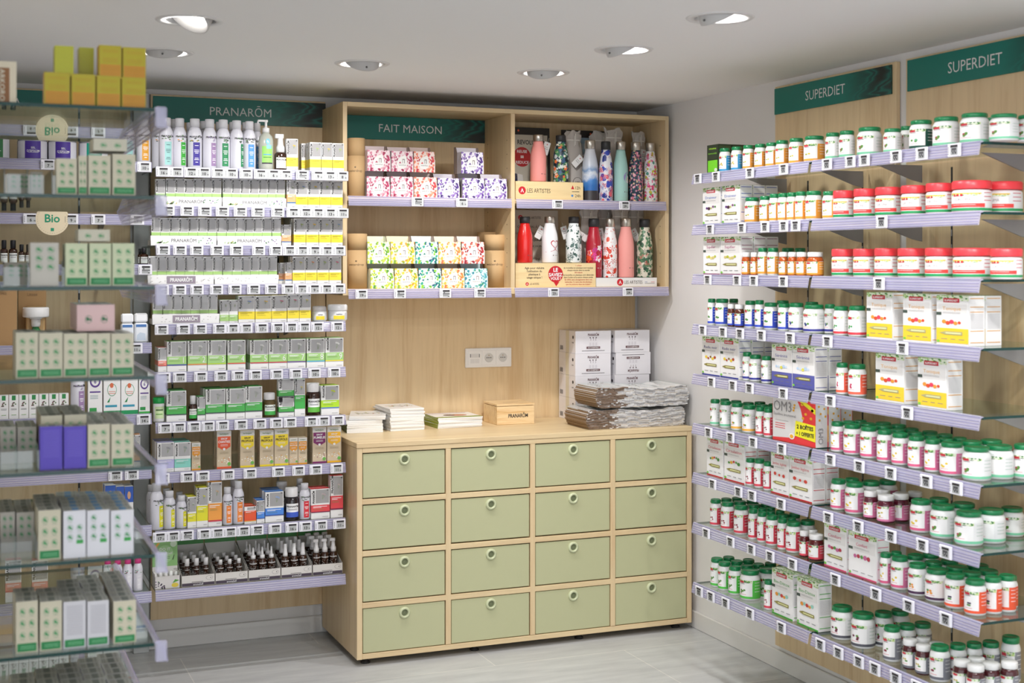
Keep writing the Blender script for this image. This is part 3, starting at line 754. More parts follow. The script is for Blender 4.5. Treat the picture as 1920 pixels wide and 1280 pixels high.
b = MB(); b.box((-.15, 3.0, 0), (-.05, WY, CEIL), PLW); struct(link('wall_partition', b.mesh('wall_partition')))
b = MB(); b.box((XL, 3.0, 0), (-.15, 3.1, CEIL), PLW); struct(link('wall_left', b.mesh('wall_left')))
BBM = M('#dddbd8', .35)
b = MB(); b.box((WX-.014, YN, 0), (WX, WY, .078), BBM, .003); struct(link('baseboard_right', b.mesh('baseboard_right')))
b = MB(); b.box((-.05, WY-.014, 0), (WX-.014, WY, .078), BBM, .003); struct(link('baseboard_back', b.mesh('baseboard_back')))
# ceiling slab with round openings for the downlights
def ceiling():
    b = MB(); R = .086; q = .11
    xs = sorted({XL, WX}); ys = sorted({YN, WY})
    spots = [(x, y) for x, y, _, _ in DOWN]
    gx = sorted({XL, WX}|{x+s*q for x, _ in spots for s in (-1, 1)}); gy = sorted({YN, WY}|{y+s*q for _, y in spots for s in (-1, 1)})
    cells = [(a, c, d, e) for a, d in zip(gx, gx[1:]) for c, e in zip(gy, gy[1:])
             if not any(abs((a+d)/2-x) < q and abs((c+e)/2-y) < q for x, y in spots)]
    for a, c, d, e in cells: b.add([(a, c, CEIL), (a, e, CEIL), (d, e, CEIL), (d, c, CEIL)], [(0, 1, 2, 3)], PLC)
    n = 32
    for x, y in spots:
        V = []
        for i in range(n):
            t = 2*pi*i/n; cx, cy = cos(t), sin(t); s = q/max(abs(cx), abs(cy))
            V += [(x+R*cx, y+R*cy, CEIL), (x+s*cx, y+s*cy, CEIL)]
        b.add(V, [(2*i, 2*i+1, (2*i+3) % (2*n), (2*i+2) % (2*n)) for i in range(n)], PLC)
    # slab above, with the recess depth kept clear
    b.box((XL, YN, CEIL+.11), (WX, WY, CEIL+.12), PLC)
    return b
struct(link('ceiling', ceiling().mesh('ceiling')))

# downlights: ring, recess cup, tilted lamp head
RING = M('#dcdad8', .4); CUP = M('#d8d8d8', .3); EMIT = None
def emit(name, c, s):
    m = bpy.data.materials.new(name); m.use_nodes = True; nt = m.node_tree; p = nt.nodes['Principled BSDF']
    p.inputs['Emission Color'].default_value = (*c, 1); p.inputs['Emission Strength'].default_value = s; p.inputs['Base Color'].default_value = (.8, .8, .8, 1); return m
EMIT = emit('lamp_glow', (1, .97, .93), 30)
def downlight(x, y, d):
    r = empty('ceiling_downlight', (x, y, CEIL))
    b = MB(); R = .105
    b.lathe([(.080, .0), (.080, -.003), (R-.004, -.004), (R, -.001), (R, .0)], RING, 48, cap=False); link('trim_ring', b.mesh('trim_ring'), r)
    b = MB(); b.lathe([(.086, 0), (.086, .10), (.001, .10)], CUP, 32, cap=False); link('recess_cup', b.mesh('recess_cup'), r)
    h = MB()
    h.lathe([(.060, .06), (.066, .0), (.066, -.006), (.063, -.006), (.045, .03), (.02, .045)], M('#c9c7c5', .4), 32, cap=False)
    ho = link('lamp_head', h.mesh('lamp_head'), r, (0, 0, .008))
    l = MB(); l.lathe([(.001, .030), (.043, .030)], EMIT, 24, cap=False); link('lamp', l.mesh('lamp'), ho)
    s = MB(); s.lathe([(.0035, 0), (.0035, .004), (.001, .004)], M('#6b6866'), 8)
    v = Vector((d[0], d[1], -.9)).normalized(); ho.rotation_euler = v.to_track_quat('-Z', 'Y').to_euler()
    so = link('screw', s.mesh('screw'), ho, (0, -.0655, .012)); so.rotation_euler = (pi/2, 0, 0)
    return r
DL = ['near the left rack, lens facing left', 'behind the left rack near back wall', 'in front of the back wall shelves', 'before the wooden wall cabinet', 'right of centre near the right wall', 'nearest the camera on the right']
for i, (x, y, d, w) in enumerate(DOWN):
    t = downlight(x, y, d)
    lab = 'round white recessed ceiling spotlight '+(DL[i] if i < 6 else 'outside the view, %s of the hidden ones' % ORD[i-6])
    tag(t, lab, 'ceiling light', 'recessed spotlights in the ceiling')

# wood panels behind the shelving, with slotted steel uprights
def wall_panel(fr, a0, a1, z0, z1, label, ups=(.2, .6), depth_at_wall=.018, m=None):
    c = (a0+a1)/2; L = a1-a0
    r = empty('wall_panel', fr.world(c, 0, 0), fr.rot()); b = MB(); b.box((-L/2, 0, z0), (L/2, depth_at_wall, z1), m or WOODB, .001); link('board', b.mesh('board'), r)
    for u in ups:
        x = -L/2+u*L; g = MB()
        g.box((x-.004, -.0015, z0+.1), (x+.004, 0, z1-.40), M('#3b3a3c', .5, .4))
        for k in range(int((z1-z0-.55)/.05)): g.box((x-.0022, -.0022, z0+.12+k*.05), (x+.0022, -.0014, z0+.142+k*.05), M('#b5b4b6', .4, .5))
        link('slotted_upright', g.mesh('slotted_upright'), r)
    return tag(r, label, 'wall panel')
FB = Frame('back', 5.63); FR = Frame('right', 2.79)
PB = Frame('back', WY-.020); PRt = Frame('right', WX-.020)
wall_panel(PB, .80, 1.575, .13, 2.41, 'pale wood backing board left of the drawer unit', (.12, .72))
wall_panel(PB, -.04, .715, .13, 2.41, 'pale wood backing board in the far left corner', (.72,))
wall_panel(PB, 1.58, 3.155, .5, 1.56, 'pale wood splashback board above the drawer unit', ())
wall_panel(PRt, 4.055, 4.84, .1, 2.405, 'pale wood backing board, farther one on right wall', (.3, .75))
wall_panel(PRt, 3.19, 4.0, .1, 2.405, 'pale wood backing board, nearer one on right wall', (.3, .75))
b = MB(); b.box((.725, WY-.05, .0), (.79, WY-.001, 2.41), M('#b4b6b5', .35, .2), .002); tag(link('upright_channel', b.mesh('upright_channel')), 'grey metal channel between the two back wall boards', 'channel')

# ---------------------------------------------------------------- green header signs
def sign_mat(seed):
    m, nt, b = newmat('header_green'); tc = node(nt, 'ShaderNodeTexCoord')
    sx = node(nt, 'ShaderNodeSeparateXYZ'); nt.links.new(tc.outputs['Generated'], sx.inputs[0])
    wv = node(nt, 'ShaderNodeTexWave', Scale=1.6, Distortion=7.0); wv.inputs['Detail'].default_value = 2; wv.inputs['Detail Scale'].default_value = 1.2; wv.inputs['Phase Offset'].default_value = seed
    nt.links.new(tc.outputs['Generated'], wv.inputs['Vector'])
    r1 = ramp(nt, [(0.1, srgb('#0a1a16')), (0.5, srgb('#0d3b35')), (0.85, srgb('#10675b')), (1, srgb('#0b2a26'))]); nt.links.new(wv.outputs['Fac'], r1.inputs[0])
    r2 = ramp(nt, [(0.62, (0, 0, 0)), (0.9, (1, 1, 1))]); nt.links.new(sx.outputs['X'], r2.inputs[0])
    mx = node(nt, 'ShaderNodeMix', data_type='RGBA'); nt.links.new(r2.outputs[0], mx.inputs[0]); mx.inputs[6].default_value = (*srgb('#077568'), 1)
    nt.links.new(r1.outputs[0], mx.inputs[7]); nt.links.new(mx.outputs[2], b.inputs['Base Color']); b.inputs['Roughness'].default_value = 0.4; return m
def header(fr, a0, a1, z0, z1, text, tx, th, label, seed, dep=0, mw=None):
    L = abs(a1-a0); r = empty('header_sign', fr.world((a0+a1)/2, dep, 0), fr.rot())
    b = MB(); b.box((-L/2, -.006, z0), (L/2, 0, z1), sign_mat(seed), .0008); link('board', b.mesh('board'), r)
    t = MB()
    t.text(text, lambda x, y: (x+tx, -.0068, (z0+z1)/2+y), th, M('#dfe0de', .5), 0, maxw=mw)
    link('lettering', t.mesh('lettering'), r); return tag(r, label, 'sign')
def tx_of(fr, a0, a1, u0, u1):
    c = (fr.a_of(u0)+fr.a_of(u1))/2; m = (a0+a1)/2
    return (c-m) if fr.kind == 'back' else (m-c)
f = Frame('back', WY-.021)
header(f, .81, 1.575, 2.292, 2.402, 'PRANARŌM', tx_of(f, .81, 1.575, 390, 511), .052, 'dark green header sign above the shelves left of the cabinet', 1.0, mw=.277)
header(f, -.04, .70, 2.292, 2.402, 'ARKOPHARMA', -.25, .058, 'dark green header sign partly hidden behind the left rack', 2.0)
f = Frame('right', WX-.021)
header(f, 4.075, 4.835, 2.290, 2.396, 'SUPERDIET', tx_of(f, 4.075, 4.835, 1510, 1590), .054, 'dark green header sign on the farther right wall board', 3.0)
header(f, 3.22, 3.985, 2.288, 2.398, 'SUPERDIET', tx_of(f, 3.22, 3.985, 1776, 1887), .054, 'dark green header sign on the nearer right wall board', 4.0)

# ---------------------------------------------------------------- glass shelves with price rails
RAILPROF = [(.004, .0185), (-.004, .0215), (-.008, .019), (-.016, -.019), (-.0145, -.022), (-.0128, -.021), (-.0060, .014), (.004, .0165)]
def rail_mesh(L, prof=RAILPROF, sc=1.0):
    b = MB(); V = []
    for x in (-L/2, L/2):
        for y, z in prof: V.append((x, y*sc, z))
    n = len(prof)
    b.add(V, [(i, (i+1) % n, n+(i+1) % n, n+i) for i in range(n)]+[tuple(range(n))[::-1], tuple(range(n, 2*n))], RAIL)
    (ya, za), (yb, zb_) = prof[2], prof[3]
    for t in (.06, .34, .55, .78, .96):
        y = ya+(yb-ya)*t; z = za+(zb_-za)*t
        b.box((-L/2, y*sc-.0011, z-.0010), (L/2, y*sc-.0001, z+.0010), RAILD)
    return b
def shelf(fr, a0, a1, zc, depth, label, group, dep0=.004, brackets=(.18, .8), glass=True):
    L = a1-a0; r = empty('glass_shelf', fr.world((a0+a1)/2, 0, zc), fr.rot())
    if glass:
        b = MB(); b.box((-L/2+.002, dep0, .010), (L/2-.002, depth, .018), GLASS, mats={'F': GEDGE, 'L': GEDGE, 'R': GEDGE}); link('glass_pane', b.mesh('glass_pane'), r)
    link('price_rail', rail_mesh(L).mesh('price_rail'), r)
    for u in brackets:
        x = -L/2+u*L; b = MB()
        P = [(depth*.42, .002), (depth, .002), (depth, -.058), (depth*.88, -.05)]
        V = [(x-.003, y, z) for y, z in P]+[(x+.003, y, z) for y, z in P]
        b.add(V, [(0, 1, 2, 3), (7, 6, 5, 4), (0, 4, 5, 1), (1, 5, 6, 2), (2, 6, 7, 3), (3, 7, 4, 0)], GREYM)
        link('bracket', b.mesh('bracket'), r)
    return tag(r, label, 'shelf', group)
ZP = [2.044, 1.888, 1.730, 1.5705, 1.412, 1.2195, 1.018, .8167, .583, .346]
ZA = [2.016, 1.811, 1.6125, 1.411, 1.210, 1.010, .8105, .609, .3665]
ZL = [2.061, 1.85, 1.652, 1.49, 1.3395, 1.056, .839, .61, .345]
BP, BL, BA, BBn, BG = 'bay beside drawer unit', 'far left corner bay', 'right wall far bay', 'right wall near bay', 'near left rack'
for i, z in enumerate(ZP): shelf(FB, .757, 1.54, z, .455, f'glass shelf with lilac price rail, {NTH[i]} shelf, {BP}', 'shelves '+BP)
for i, z in enumerate(ZL):
    if i == 3: continue
    shelf(FB, -.045, .742, z, .455, f'glass shelf with lilac price rail, {NTH[i]} shelf, {BL}', 'shelves '+BL)
for i, z in enumerate(ZA):
    shelf(FR, 4.055, 4.865, z, .34, f'glass shelf with lilac price rail, {NTH[i]} shelf, {BA}', 'shelves '+BA)
    # near bay: the glass is longer than its rail
    r = shelf(FR, 3.19, 4.035, z, .34, f'glass shelf with lilac price rail, {NTH[i]} shelf, {BBn}', 'shelves '+BBn)

# ---------------------------------------------------------------- electronic price tags
TAGM = {}
def price_tag(fr, a, zc, txt, label, group, w=.054, h=.040):
    r = empty('price_tag', fr.world(a, -.0175, zc-.001), fr.rot())
    if 'c' not in TAGM:
        b = MB(); b.bbox((-w/2, -.008, -h/2), (w/2, 0, h/2), M('#e9e8ef', .35), .002); TAGM['c'] = b.mesh('casing')
    link('casing', TAGM['c'], r)
    if txt not in TAGM:
        b = MB(); p = lambda x, y: (x, -.0086, y)
        q = lambda x, y: (x, -.0089, y)
        R = lambda x0, y0, x1, y1, m, pp: b.poly([(x0, y0), (x1, y0), (x1, y1), (x0, y1)], pp, m)
        R(-.013, -.015, .019, .015, M('#b4b6b6', .3), p); R(-.013, .008, .019, .015, INK, q)
        for k in range(4): R(-.023, -.012+k*.006, -.0205, -.009+k*.006, INK, p)
        if txt == 's':
            R(-.013, -.003, .019, .0, INK, q); R(-.009, .002, -.003, .006, INK, q); R(-.013, -.009, .012, -.007, M('#55565a'), q); R(.010, -.014, .017, -.011, INK, q)
        elif txt == 'q':
            R(-.008, -.012, .014, .006, M('#4a4a4e'), q)
            for i in range(4): R(-.007+i*.005, -.011+(i % 2)*.006, -.004+i*.005, -.007+(i % 2)*.006, M('#b4b6b6'), lambda x, y: (x, -.0092, y))
        else:
            b.text(txt, lambda x, y: (x+.001, -.0089, y-.0045), .016, INK, .03); b.text('90', lambda x, y: (x+.015, -.0089, y-.0075), .0065, INK, .03)
        TAGM[txt] = b.mesh('screen')
    link('screen', TAGM[txt], r)
    return tag(r, label, 'price tag', group)
def tags(fr, zs, rows, S, X0, bay):
    for i, lst in rows.items():
        for k, (x, t) in enumerate(lst):
            if bay in (BA, BBn): t = 'q'
            what = {'s': 'crossed-out offer', 'q': 'small code'}.get(t, 'price '+t)
            n = len(lst); pos = 'only one' if n == 1 else ('leftmost' if k == 0 else ('rightmost' if k == n-1 else ORD[k]+' from left'))
            price_tag(fr, fr.a_of(X0+x/S, -.02), zs[i], t, f'price tag, {what}, {pos}, {NTH[i]} rail, {bay}', 'price tags '+bay)
P = lambda s: [(float(t.split(':')[0]), t.split(':')[1]) for t in s.split()]
tags(FB, ZP, {0: P('297:16 415:16 537:12 650:10 770:10 883:10 1010:10 1133:16 1243:6 1350:9 1492:s 1625:9 1727:13 1833:8'),
 1: P('340:s 505:s 657:s 808:s 962:s 1112:s 1282:s 1412:8 1520:12 1625:9 1730:13 1835:11'),
 2: P('300:s 443:s 587:s 762:s 928:s 1118:s 1265:s 1380:10 1490:7 1597:9 1702:8 1807:9'),
 3: P('290:s 440:s 590:s 757:s 915:s 1075:s 1228:s 1370:9 1485:7 1593:9 1698:8 1805:7'),
 4: P('287:s 472:s 618:s 783:s 895:8 1010:17 1145:17 1280:22 1397:12 1508:13 1622:12 1792:12'),
 5: P('305:8 442:11 622:11 795:10 942:11 1090:10 1272:11 1437:11 1597:10 1765:10'),
 6: P('315:7 435:11 565:10 685:5 808:11 967:10 1128:7 1270:9 1388:10 1568:9 1673:9 1797:10'),
 7: P('297:14 507:14 640:10 855:11 1045:10 1288:10 1460:10 1608:10 1787:11'),
 8: P('270:17 385:13 505:s 650:9 765:11 873:10 988:12 1105:s 1258:12 1402:16 1520:13 1653:13 1810:11')}, 4.571, 240, BP)
tags(FB, ZL, {0: P('90:7 270:10'), 1: P('57:6 133:9 184:7 257:7'), 2: P('15:s 272:s'), 4: P('254:11'), 5: P('269:14'), 6: P('216:10 247:10')}, 1, 0, BL)
tags(FR, ZA, {0: P('1309:q 1343:q 1406.6:q 1470:q'), 1: P('1332:q 1391.5:q 1435:q 1470:q 1492.5:q'), 2: P('1327.5:q 1382.5:q 1413.7:q 1469:q'),
 3: P('1318:q 1356:q 1388:q 1428:q 1482:q'), 4: P('1334.5:q 1374.5:q 1406:q 1469:q'), 5: P('1329:q 1370:q 1412.4:q 1466:q'), 6: P('1336.4:q 1385:q 1410.6:q 1465:q'),
 7: P('1324.5:q 1370.2:q 1409:q 1444.5:q 1486.3:q'), 8: P('1311.6:q 1333.4:q 1360.9:q 1406.6:q 1465.6:q')}, 1, 0, BA)
tags(FR, ZA, {0: P('1551.3:q 1595:q 1621.5:q 1680.7:q 1729:q 1790.4:q'), 1: P('1654:q'), 2: P('1648.8:q'), 3: P('1552:q 1692.6:q'), 4: P('1557.5:q 1701.7:q'),
 5: P('1557.5:q 1611.7:q 1670.7:q 1737.5:q 1793.7:q'), 6: P('1553.4:q 1609.7:q 1671:q 1730:q 1774:q'), 7: P('1567:q 1642.8:q 1704.4:q 1774:q'),
 8: P('1538.7:q 1572.5:q 1610.6:q 1641:q 1680:q 1720:q 1765:q 1820:q')}, 1, 0, BBn)
# ---------------------------------------------------------------- drawer unit under the worktop
X0c, X1c, YF, YB = 1.5586, 3.144, 5.51, 6.085
SAGE = M('#babb94', .42); SAGED = M('#6f7658', .5); DARKW = M('#4a3b2c', .7)
r = empty('drawer_unit', ((X0c+X1c)/2, YF, 0)); cx = (X0c+X1c)/2
T = .0235; dw = (X1c-X0c-5*T)/4; rowz = [.698, .483, .267, .0534]
def up(name, boxes, m, parent, bev=.0012):
    b = MB()
    for a, c in boxes: b.box(a, c, m, bev)
    return link(name, b.mesh(name), parent)
hw = (X1c-X0c)/2; D = YB-YF
up('side_panel', [((-hw, .001, .03), (-hw+T, D, .908))], WOODV, r); up('side_panel', [((hw-T, .001, .03), (hw, D, .908))], WOODV, r)
up('divider', [((-hw+T+dw+k*(dw+T), 0, .054), (-hw+2*T+dw+k*(dw+T), D-.02, .888)) for k in range(3)], WOODV, r)
up('rail_grid', [((-hw+T, .0008, z), (hw-T, D-.02, z+.022)) for z in (.6735, .4575, .2425)]+[((-hw+T, 0, .031), (hw-T, D, .0525)), ((-hw+T, 0, .8885), (hw-T, D, .908))], WOODH, r)
up('back_panel', [((-hw+T, D-.02, .05), (hw-T, D-.012, .888))], DARKW, r)
for sx in (-.74, -.25, .25, .74):
    for y in (.06, .45):
        b = MB(); b.lathe([(.02, 0), (.02, .006), (.012, .008), (.012, .031)], M('#2b2a2a', .6), 16); link('foot', b.mesh('foot'), r, (sx, y, 0))
dm = MB(); g = .0035; hz = .186
dm.box((-dw/2+g, .004, 0), (dw/2-g, .024, hz-.002), SAGE, .0015); DRAWER = dm.mesh('drawer_front')
bb = MB(); bb.box((-dw/2+.012, .024, .004), (dw/2-.012, .42, .15), M('#d8d4c8', .6)); DBOX = bb.mesh('drawer_box')
hm = MB(); hm.lathe([(.0135, .004), (.0145, -.005), (.019, -.0065), (.0235, -.003), (.0245, .005)], M('#c6cba6', .35), 32, cap=False); 
hm.lathe([(.0135, .0033), (.001, .0033)], SAGED, 32, cap=False)
HAND = hm.mesh('ring_pull')
for ri, z in enumerate(rowz):
    for ci in range(4):
        xc = -hw+T+dw/2+ci*(dw+T)
        d = link('drawer', DRAWER, r, (xc, 0, z+.002)); link('drawer_box', DBOX, d)
        h = link('ring_pull', HAND, d, (0, .0, hz-.033)); h.rotation_euler = (-pi/2, 0, 0)
tag(r, 'low maple chest with sixteen sage green drawers and ring pulls', 'drawer unit')
b = MB(); b.box((X0c-.002, YF-.002, .909), (X1c+.001, YB, .93), WOODH, .0015)
tag(link('worktop', b.mesh('worktop')), 'pale maple worktop lying on the green drawer chest', 'worktop')

# ---------------------------------------------------------------- open wall cabinet
UY0, UY1 = 5.738, 6.09; UX0, UX1 = 1.560, 3.150; UZ0, UZ1 = 1.538, 2.373; UD = 2.3516
r = empty('wall_cabinet', ((UX0+UX1)/2, UY0, UZ0)); cxu = (UX0+UX1)/2; t = .0195
def ub(name, x0, x1, z0, z1, m, y0=0.0, y1=None): return up(name, [((x0-cxu, y0, z0-UZ0), (x1-cxu, (UY1-UY0) if y1 is None else y1, z1-UZ0))], m, r)
ub('side_panel', UX0, UX0+t, UZ0, UZ1, WOODV); ub('side_panel', UX1-t, UX1, UZ0, UZ1, WOODV); ub('divider', UD-t/2, UD+t/2, UZ0+t, UZ1-t, WOODV, .001)
ub('top_board', UX0+t, UX1-t, UZ1-t, UZ1, WOODH); ub('bottom_board', UX0+t, UX1-t, UZ0, UZ0+.028, WOODH)
ub('shelf_board', UX0+t, UD-t/2, 1.947, 1.966, WOODH, .012); ub('shelf_board', UD+t/2, UX1-t, 1.947, 1.966, WOODH, .012)
ub('back_board', UX0+t, UX1-t, UZ0+.028, UZ1-t, WOODB, .335, .343)
pins = MB()
for x in (UD-t/2-.0006, UX1-t-.0006, UX0+t+.0001):
    for k in range(10):
        for y in (.05, .29): pins.box((x-cxu-.0001, y-.0025, .12+k*.064), (x-cxu+.0006, y+.0025, .125+k*.064), M('#7a6248'))
link('shelf_pin_hole', pins.mesh('shelf_pin_hole'), r)
tag(r, 'open maple wall cabinet with two columns above the worktop', 'cabinet')
FU = Frame('back', UY0-.004)
UR = []
for (a0, a1, zc, w) in [(UX0+t, UD-t/2, 1.9465, 'upper left'), (UD+t/2, UX1-t, 1.9465, 'upper right'), (UX0+t, UD-.012, 1.5445, 'lower left'), (UD+.002, UX1-.006, 1.5445, 'lower right')]:
    o = link('price_rail', rail_mesh(a1-a0-.004, sc=.8).mesh('price_rail'), None, FU.world((a0+a1)/2, 0, zc)); tag(o, f'clear lilac price rail on {w} shelf edge of the wall cabinet', 'price rail', 'price rails of the wall cabinet')
for w, zc, L in [('upper left', 1.9465, P('782:s 865:6')), ('upper right', 1.9465, P('1044.3:22 1169.5:29')), ('lower left', 1.5445, P('677:19 749:s 834:s 899:s')), ('lower right', 1.5445, P('1036.8:23 1176.2:29'))]:
    n = len(L)
    for k, (u, tx) in enumerate(L):
        pos = ('leftmost' if k == 0 else ('rightmost' if k == n-1 else ORD[k]+' from left'))
        what = 'crossed-out offer' if tx == 's' else 'price '+tx
        price_tag(FU, FU.a_of(u, -.015), zc, tx, f'price tag, {what}, {pos}, {w} shelf of wall cabinet', 'price tags of the wall cabinet')
header(Frame('back', UY0+.333), UX0+t+.001, UD-t/2-.001, 2.245, 2.352, 'FAIT MAISON', tx_of(Frame('back', UY0+.333), UX0+t, UD-t/2, 707, 830), .052, 'dark green header sign inside the top left of wall cabinet', 5.0, mw=.305)

# small drink-cube boxes with a drop-shaped window
def dropbox(key, desc, base, cols, word):
    w, d, h = .1, .095, .112; pm = pattern('fruit_print', base, cols, 88, .52)
    b = MB(); f = .088; wl = M(base, .5); dk = M('#8a7a70', .8)
    b.add([(-w/2, 0, 0), (w/2, 0, 0), (w/2, 0, f), (-w/2, 0, f)], [(0, 1, 2, 3)], pm)
    for x, q in ((-w/2, 1), (w/2, -1)):
        b.add([(x, 0, 0), (x, 0, f), (x, d*.55, f), (x, d*.7, h), (x, d, h), (x, d, 0)], [(0, 1, 2, 3, 4, 5)[::q]], M('#b9a59c', .6) if key != 'dbG' else wl)
        b.box((x-.0008 if q < 0 else x, .0, 0), (x if q < 0 else x+.0008, d*.55, f), wl)
    b.add([(-w/2, d, 0), (w/2, d, 0), (w/2, d, h), (-w/2, d, h)], [(3, 2, 1, 0)], wl)
    b.add([(-w/2, 0, f*.8), (w/2, 0, f*.8), (w/2, d, f*.8), (-w/2, d, f*.8)], [(0, 1, 2, 3)], dk)
    b.add([(w/2-.018, -.0003, f*.0), (w/2+.0016, -.0003, 0), (w/2+.0016, -.0003, f*.62), (w/2-.018, -.0003, f*.62)], [(0, 1, 2, 3)], pm)
    p = lambda x, y: (x, -.0007, y); q = lambda x, y: (x, -.0011, y)
    b.poly([(-.026, .03), (-.018, .016), (0, .012), (.018, .018), (.024, .034), (.02, .062), (.014, .073), (.002, .068), (-.018, .056), (-.024, .044)], p, M('#f6f4f0'))
    dc = M(cols[0], .5)
    b.poly([(-.016, .036), (-.010, .044), (-.004, .036)], q, dc); b.box((.001, -.0012, .036), (.0025, -.001, .052), M('#6a5a58')); b.box((.009, -.0012, .036), (.0112, -.001, .052), M('#6a5a58')); b.ell(.006, .053, .006, .0018, q, M('#8a7a78'))
    b.text('waterdrop', lambda x, y: q(x, y+.029), .0075, M('#5a5a5c'), .0); b.text(word, lambda x, y: q(x+.002, y+.009), .0062, dc, .02)
    proto(key, 'drink_cube_box', desc, 'box', w, d, h, [('carton', b.mesh('drink_cube_box'))])
dropbox('dbL', 'pink berry patterned box', '#f6e4e6', ['#c2476c', '#d98aa0', '#a83a5c', '#e8b6c0'], 'LOVE')
dropbox('dbR', 'red and coral patterned box', '#f9e2da', ['#e0504c', '#f08a6c', '#c83a4c', '#f4a88a'], 'RELAX')
dropbox('dbB', 'violet patterned box', '#f3eef8', ['#5c3a8c', '#8a6ab4', '#4a3a7a', '#a890c8'], 'BOOST')
dropbox('dbG', 'green leaf patterned box', '#f0f4d8', ['#8ab83a', '#c8d84a', '#5a9a3c', '#b8cc5a'], 'ZEN')
dropbox('dbY', 'yellow lemon patterned box', '#f8f2c8', ['#e8b82c', '#d8cc3a', '#8aa83a', '#e89a3a'], 'GLOW')
dropbox('dbF', 'emerald leaf patterned box', '#e2f0ea', ['#1f7a6a', '#3aa08a', '#8ac83a', '#2a5a7a'], 'FOCUS')
dropbox('dbP', 'peach fruit patterned box', '#fae6cc', ['#e8964a', '#e8b84a', '#d87a4a', '#f0c88a'], 'YOUTH')
dropbox('dbD', 'brick red leaf patterned box', '#f8e4da', ['#b83a3c', '#d86a5c', '#9a2a3a', '#e08a6a'], 'DEFENCE')
dropbox('dbC', 'sky blue leaf patterned box', '#d4ecf0', ['#5aa8b4', '#3a8a9a', '#8ac4c0', '#4a9a7a'], 'CLEAN')
def krafttube():
    b = MB(); k = M('#c9a677', .75); r0 = .039; h = .25
    b.lathe([(r0, 0), (r0, h*.7)], k, 30); b.lathe([(r0, h*.7+.001), (r0, h), (r0-.001, h+.0005), (.001, h+.0005)], k, 30)
    b.lathe([(r0-.0008, h*.69), (r0-.0008, h*.71)], M('#a98858', .8), 30, cap=False)
    b.text('waterdrop', wrap(r0+.0004, -.35, h*.44), .015, M('#5c4a34')); b.ell(0, 0, .004, .004, wrap(r0+.0004, -.35, h*.5), M('#7a6446'), 8)
    proto('tube', 'cardboard_tube', 'tall kraft cardboard tube', 'tube', .078, .078, .25, [('tube', b.mesh('cardboard_tube'))])
krafttube()
ZU1, ZU2 = 1.9665, 1.5665
FU2 = Frame('back', 5.762)
shelf_items(FU2, ZU1, 'upper left of wall cabinet', [('tube', 68, 265, 415)], 640, 190, 6)
shelf_items(FU2, ZU1, 'lower layer, upper left of wall cabinet', [('dbL', 282, 545, 783), ('dbL', 552, 808, 783), ('dbR', 815, 1078, 790), ('dbB', 1083, 1328, 803), ('dbB', 1360, 1612, 803), ('dbB', 1615, 1862, 808)], 640, 190, 6)
zt = ZU1+.112*.98
shelf_items(FU2, ZU1+.1125, 'upper layer, upper left of wall cabinet', [('dbL', 290, 552, 485, 1, .004), ('dbL', 560, 808, 498, 1, .004), ('dbR', 812, 1052, 502, 1, .004), ('dbB', 1345, 1598, 505, 1, .004)], 640, 190, 6)
shelf_items(FU2, ZU2, 'lower left of wall cabinet', [('tube', 66, 290, 288), ('tube', 1605, 1845, 300, 1, .05)], 640, 390, 6)
shelf_items(Frame('back', 5.925), ZU2, 'behind right pair, lower left of wall cabinet', [('tube', 1530, 1752, 272)], 640, 390, 6)
shelf_items(FU2, ZU2, 'lower layer, lower left of wall cabinet', [('dbG', 325, 592, 618), ('dbY', 597, 862, 618), ('dbF', 867, 1125, 618), ('dbP', 1128, 1385, 618), ('dbC', 1387, 1645, 620)], 640, 390, 6)
shelf_items(FU2, ZU2+.1085, 'upper layer, lower left of wall cabinet', [('dbG', 290, 548, 312, 1, .004), ('dbY', 552, 828, 312, 1, .004), ('dbF', 832, 1088, 312, 1, .004), ('dbP', 1091, 1348, 314, 1, .004), ('dbD', 1350, 1610, 314, 1, .004)], 640, 390, 6)

# insulated bottles
def sky_mat():
    m, nt, b = newmat('sky_print'); tc = node(nt, 'ShaderNodeTexCoord'); sx = node(nt, 'ShaderNodeSeparateXYZ'); nt.links.new(tc.outputs['Object'], sx.inputs[0])
    nz = node(nt, 'ShaderNodeTexNoise', Scale=22.0, Detail=4.0); nt.links.new(tc.outputs['Object'], nz.inputs['Vector'])
    a = node(nt, 'ShaderNodeMath', operation='MULTIPLY_ADD'); a.inputs[1].default_value = .09; nt.links.new(nz.outputs['Fac'], a.inputs[0]); nt.links.new(sx.outputs['Z'], a.inputs[2])
    r = ramp(nt, [(.10, srgb('#2f6cb4')), (.135, srgb('#4a86c8')), (.155, srgb('#dfe3ea')), (.175, srgb('#7898c0')), (.2, srgb('#c9d0dc')), (.3, srgb('#d6d6da'))]); nt.links.new(a.outputs[0], r.inputs[0])
    nt.links.new(r.outputs[0], b.inputs['Base Color']); b.inputs['Roughness'].default_value = .35; return m
